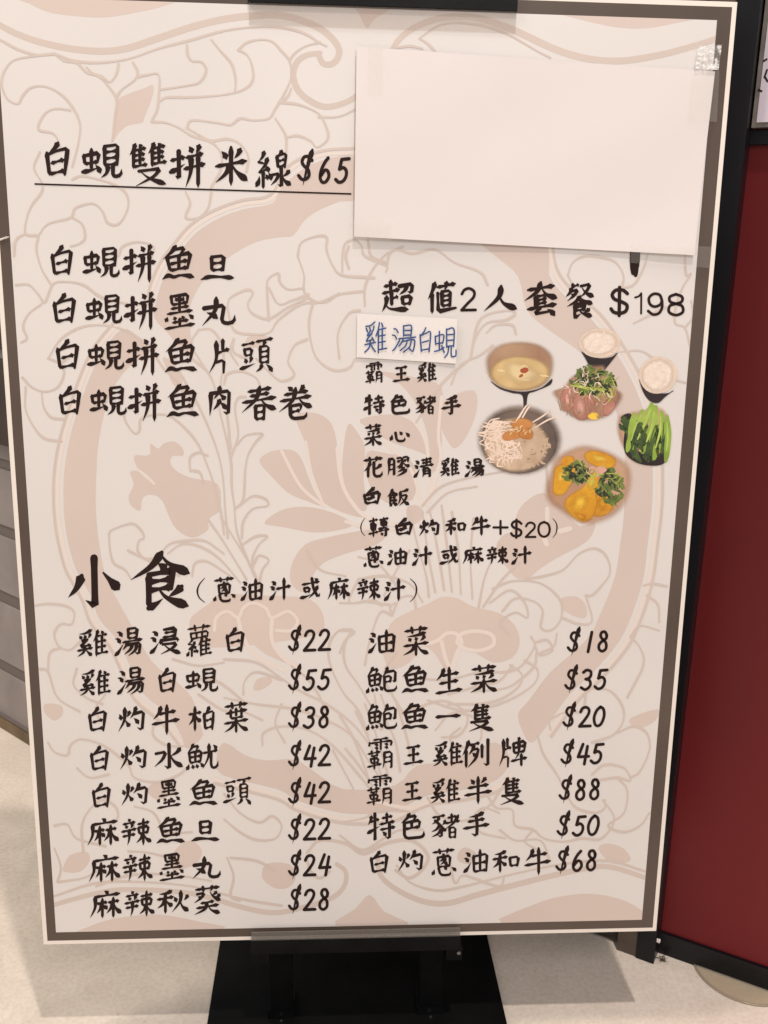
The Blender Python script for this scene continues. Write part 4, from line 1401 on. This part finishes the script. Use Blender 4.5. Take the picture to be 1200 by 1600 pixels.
slab('bottom_rail', M['navy'], part_, pr, -.02, .75, -.03, 0, 0.0005, hr, .001)
slab('panel', M['red'], part_, pr, -.02, .75, -.026, -.004, hr + .0004, hs1 - .0004)
slab('middle_rail', M['navy'], part_, pr, -.02, .75, -.03, 0, hs1, hs0, .001)
slab('upper_panel', M['red'], part_, pr, -.02, .75, -.026, -.004, hs0 + .0004, TOPZ)
pp = onfloor(1021, 1507)
slab('corner_post', M['navy'], part_, pp, -(pp - onfloor(993, 1497)).length, 0, -.045, 0, 0.0005, TOPZ, .0012)
pq = onfloor(993, 1497)
br = empty('brown_partition', (pq.x - .03, pq.y + .01, 0), 'dark brown partition behind the board, beside the black corner post', 'partition')
wq = (pq - onfloor(962, 1488)).length
slab('end_post', M['umber2'], br, pq, -wq, -.0006, -.05, -.002, 0.0005, TOPZ, .001)
zq = onplane(962, 1480, pq - m_ * .012, m_).z
slab('panel', M['umber'], br, pq, -.55, -wq - .0006, -.04, -.012, .004, TOPZ)
sg = empty('wall_sign', tuple(pr + e * .2 + Vector((0, 0, hs0))), 'white sign with grey edge on the red partition at the upper right edge', 'sign')
ls = (onplane(1176, 203, pr, m_) - Vector((pr.x, pr.y, 0))).dot(e)
slab('sign_frame', M['alu'], sg, pr, ls, .7, .0003, .008, hs0 + .0015, hs0 + .5, .001)
slab('sign_face', M['signw'], sg, pr, ls + .004, .695, .0082, .0092, hs0 + .0055, hs0 + .49)
for (a1, b1, a2, b2) in ((1194, 122, 1199, 108), (1195, 120, 1200, 128), (1184, 140, 1191, 143), (1192, 96, 1199, 92)):
    A1, A2 = onplane(a1, b1, pr + m_ * .0093, m_), onplane(a2, b2, pr + m_ * .0093, m_)
    d_ = (A2 - A1)
    k_ = d_.cross(m_).normalized() * .0008
    mesh('sign_mark', [A1 - k_ + m_ * 1e-4, A2 - k_ + m_ * 1e-4, A2 + k_ + m_ * 1e-4, A1 + k_ + m_ * 1e-4], [(0, 1, 2, 3)], M['ink'], sg)

# ================================================================ GREY SHUTTER, left
M['slat'] = mat('grey_painted_shutter', lin((146, 137, 134)), 0.5, noise=.13, nscale=14, detail=8, bump=.1, bscale=120)
M['slatdark'] = mat('grey_shutter_groove', lin((112, 103, 98)), 0.55)
M['skirt'] = mat('worn_brass_skirting', lin((120, 100, 74)), 0.45, metal=.3, noise=.35, nscale=22)
M['soot'] = mat('dark_box_paint', lin((62, 52, 44)), 0.6, noise=.3, nscale=9)
w0, w1 = onfloor(0, 1133), onfloor(47, 1162)
e_keep, m_keep = e, m_
e = (w1 - w0).normalized()
m_ = Vector((e.y, -e.x, 0))
if m_.y > 0:
    m_ = -m_
shut = empty('roller_shutter', tuple(w0), 'grey horizontal slat shutter with brass coloured skirting behind the board on the left', 'shutter')
hz = lambda py: onplane(0, py, w0, m_).z
hk = hz(1117)
slab('skirting', M['skirt'], shut, w0, -.9, .28, -.02, .004, .0005, hk, .001)
slab('skirting_cap', M['slatdark'], shut, w0, -.9, .28, -.02, .002, hk + .0003, hk + .004, .0005)
hb = hk + .0045
marks = [(1048, 1030), (942, 922), (838, 819), (733, 716)]
prev = hb
for lo, hi in marks:
    z0_, z1_ = hz(lo), hz(hi)
    slab('slat', M['slat'], shut, w0, -.9, .28, -.02, -.001, prev, z0_, .0012)
    slab('groove', M['slatdark'], shut, w0, -.9, .28, -.02, -.004, z0_ + .0002, z1_ - .0002)
    prev = z1_
zt = hz(690)
slab('slat', M['slat'], shut, w0, -.9, .28, -.02, -.001, prev, zt, .0012)
slab('dark_upper_box', M['soot'], shut, w0, -.9, .28, -.02, .012, zt + .0005, hz(560), .002)
slab('upper_slat', M['slat'], shut, w0, -.9, .28, -.02, .002, hz(560) + .0005, hz(545), .001)
slab('upper_cover', M['soot'], shut, w0, -.9, .28, -.02, .006, hz(545) + .0005, TOPZ, .002)

# ================================================================ SMALL THINGS ON THE FLOOR
M['lid'] = clear('clear_plastic_lid', (0.66, 0.58, 0.46, 1), 0.30, rough=0.12, bump=.25, bscale=60, tint=(.93, .9, .84, 1))
M['lidrim'] = clear('clear_plastic_lid_rim', (0.42, 0.35, 0.26, 1), 0.55, rough=0.12)
p1, p2, p3 = onfloor(1090, 1519), onfloor(1125, 1552), onfloor(1195, 1573)
# circle through three points
ax_, ay_, bx_, by_, cx_, cy_ = p1.x, p1.y, p2.x, p2.y, p3.x, p3.y
d_ = 2 * (ax_ * (by_ - cy_) + bx_ * (cy_ - ay_) + cx_ * (ay_ - by_))
ux = ((ax_ ** 2 + ay_ ** 2) * (by_ - cy_) + (bx_ ** 2 + by_ ** 2) * (cy_ - ay_) + (cx_ ** 2 + cy_ ** 2) * (ay_ - by_)) / d_
uy = ((ax_ ** 2 + ay_ ** 2) * (cx_ - bx_) + (bx_ ** 2 + by_ ** 2) * (ax_ - cx_) + (cx_ ** 2 + cy_ ** 2) * (bx_ - ax_)) / d_
lid_c, lid_r = Vector((ux, uy, 0)), math.hypot(ux - ax_, uy - ay_)
lid_r = min(lid_r, 0.09)
lid = empty('plastic_lid', (ux, uy, 0), 'thin clear round plastic dish lying on the floor against the red partition', 'disc')  # a clear container lid, modelled as a flat disc with a rim


def disc_b(bm, r_=lid_r - .0012):
    cyl(bm, lid_c + Vector((0, 0, .0016)), (0, 0, .0006), r_, 48)


def ring_b(bm, Rr_=lid_r, t_=.0011):
    rings = []
    for i in range(64):
        a_ = 6.28318 * i / 64
        rings.append([bm.verts.new(lid_c + Vector(((Rr_ + t_ * math.cos(b_)) * math.cos(a_), (Rr_ + t_ * math.cos(b_)) * math.sin(a_), .0014 + t_ * math.sin(b_))))
                      for b_ in [6.28318 * j / 8 for j in range(8)]])
    for i in range(64):
        A_, B_ = rings[i], rings[(i + 1) % 64]
        for j in range(8):
            bm.faces.new([A_[j], A_[(j + 1) % 8], B_[(j + 1) % 8], B_[j]])


solid('base', M['lid'], lid, disc_b)
solid('rim', M['lidrim'], lid, ring_b, smooth=True)
q_ = onfloor(1029, 1493)
cr1 = bits('plastic_crumb', onplane(1029, 1470, pp + e_keep * .002, m_keep) , 'small shiny white plastic crumb beside the foot of the black corner post', 'crumb', M['crumb'], .0026, 9, flat=.8)
M['hair'] = mat('dark_fluff', (0.05, 0.035, 0.022), .8)


def fluff_b(bm, c=onfloor(1034, 1500), n=22):
    rr = random.Random(3)
    for _ in range(n):
        a_ = rr.uniform(0, 6.28)
        l_ = rr.uniform(.004, .010)
        p_ = c + Vector((rr.uniform(-.004, .004), rr.uniform(-.004, .004), .0006 + rr.uniform(0, .002)))
        cyl(bm, p_, (math.cos(a_) * l_, math.sin(a_) * l_, rr.uniform(0, .003)), .00035, 5, .0001)


fo = solid('dust_fluff', M['hair'], None, fluff_b)
tag(fo, 'small dark tuft of dust on the floor at the foot of the black post', 'dust')
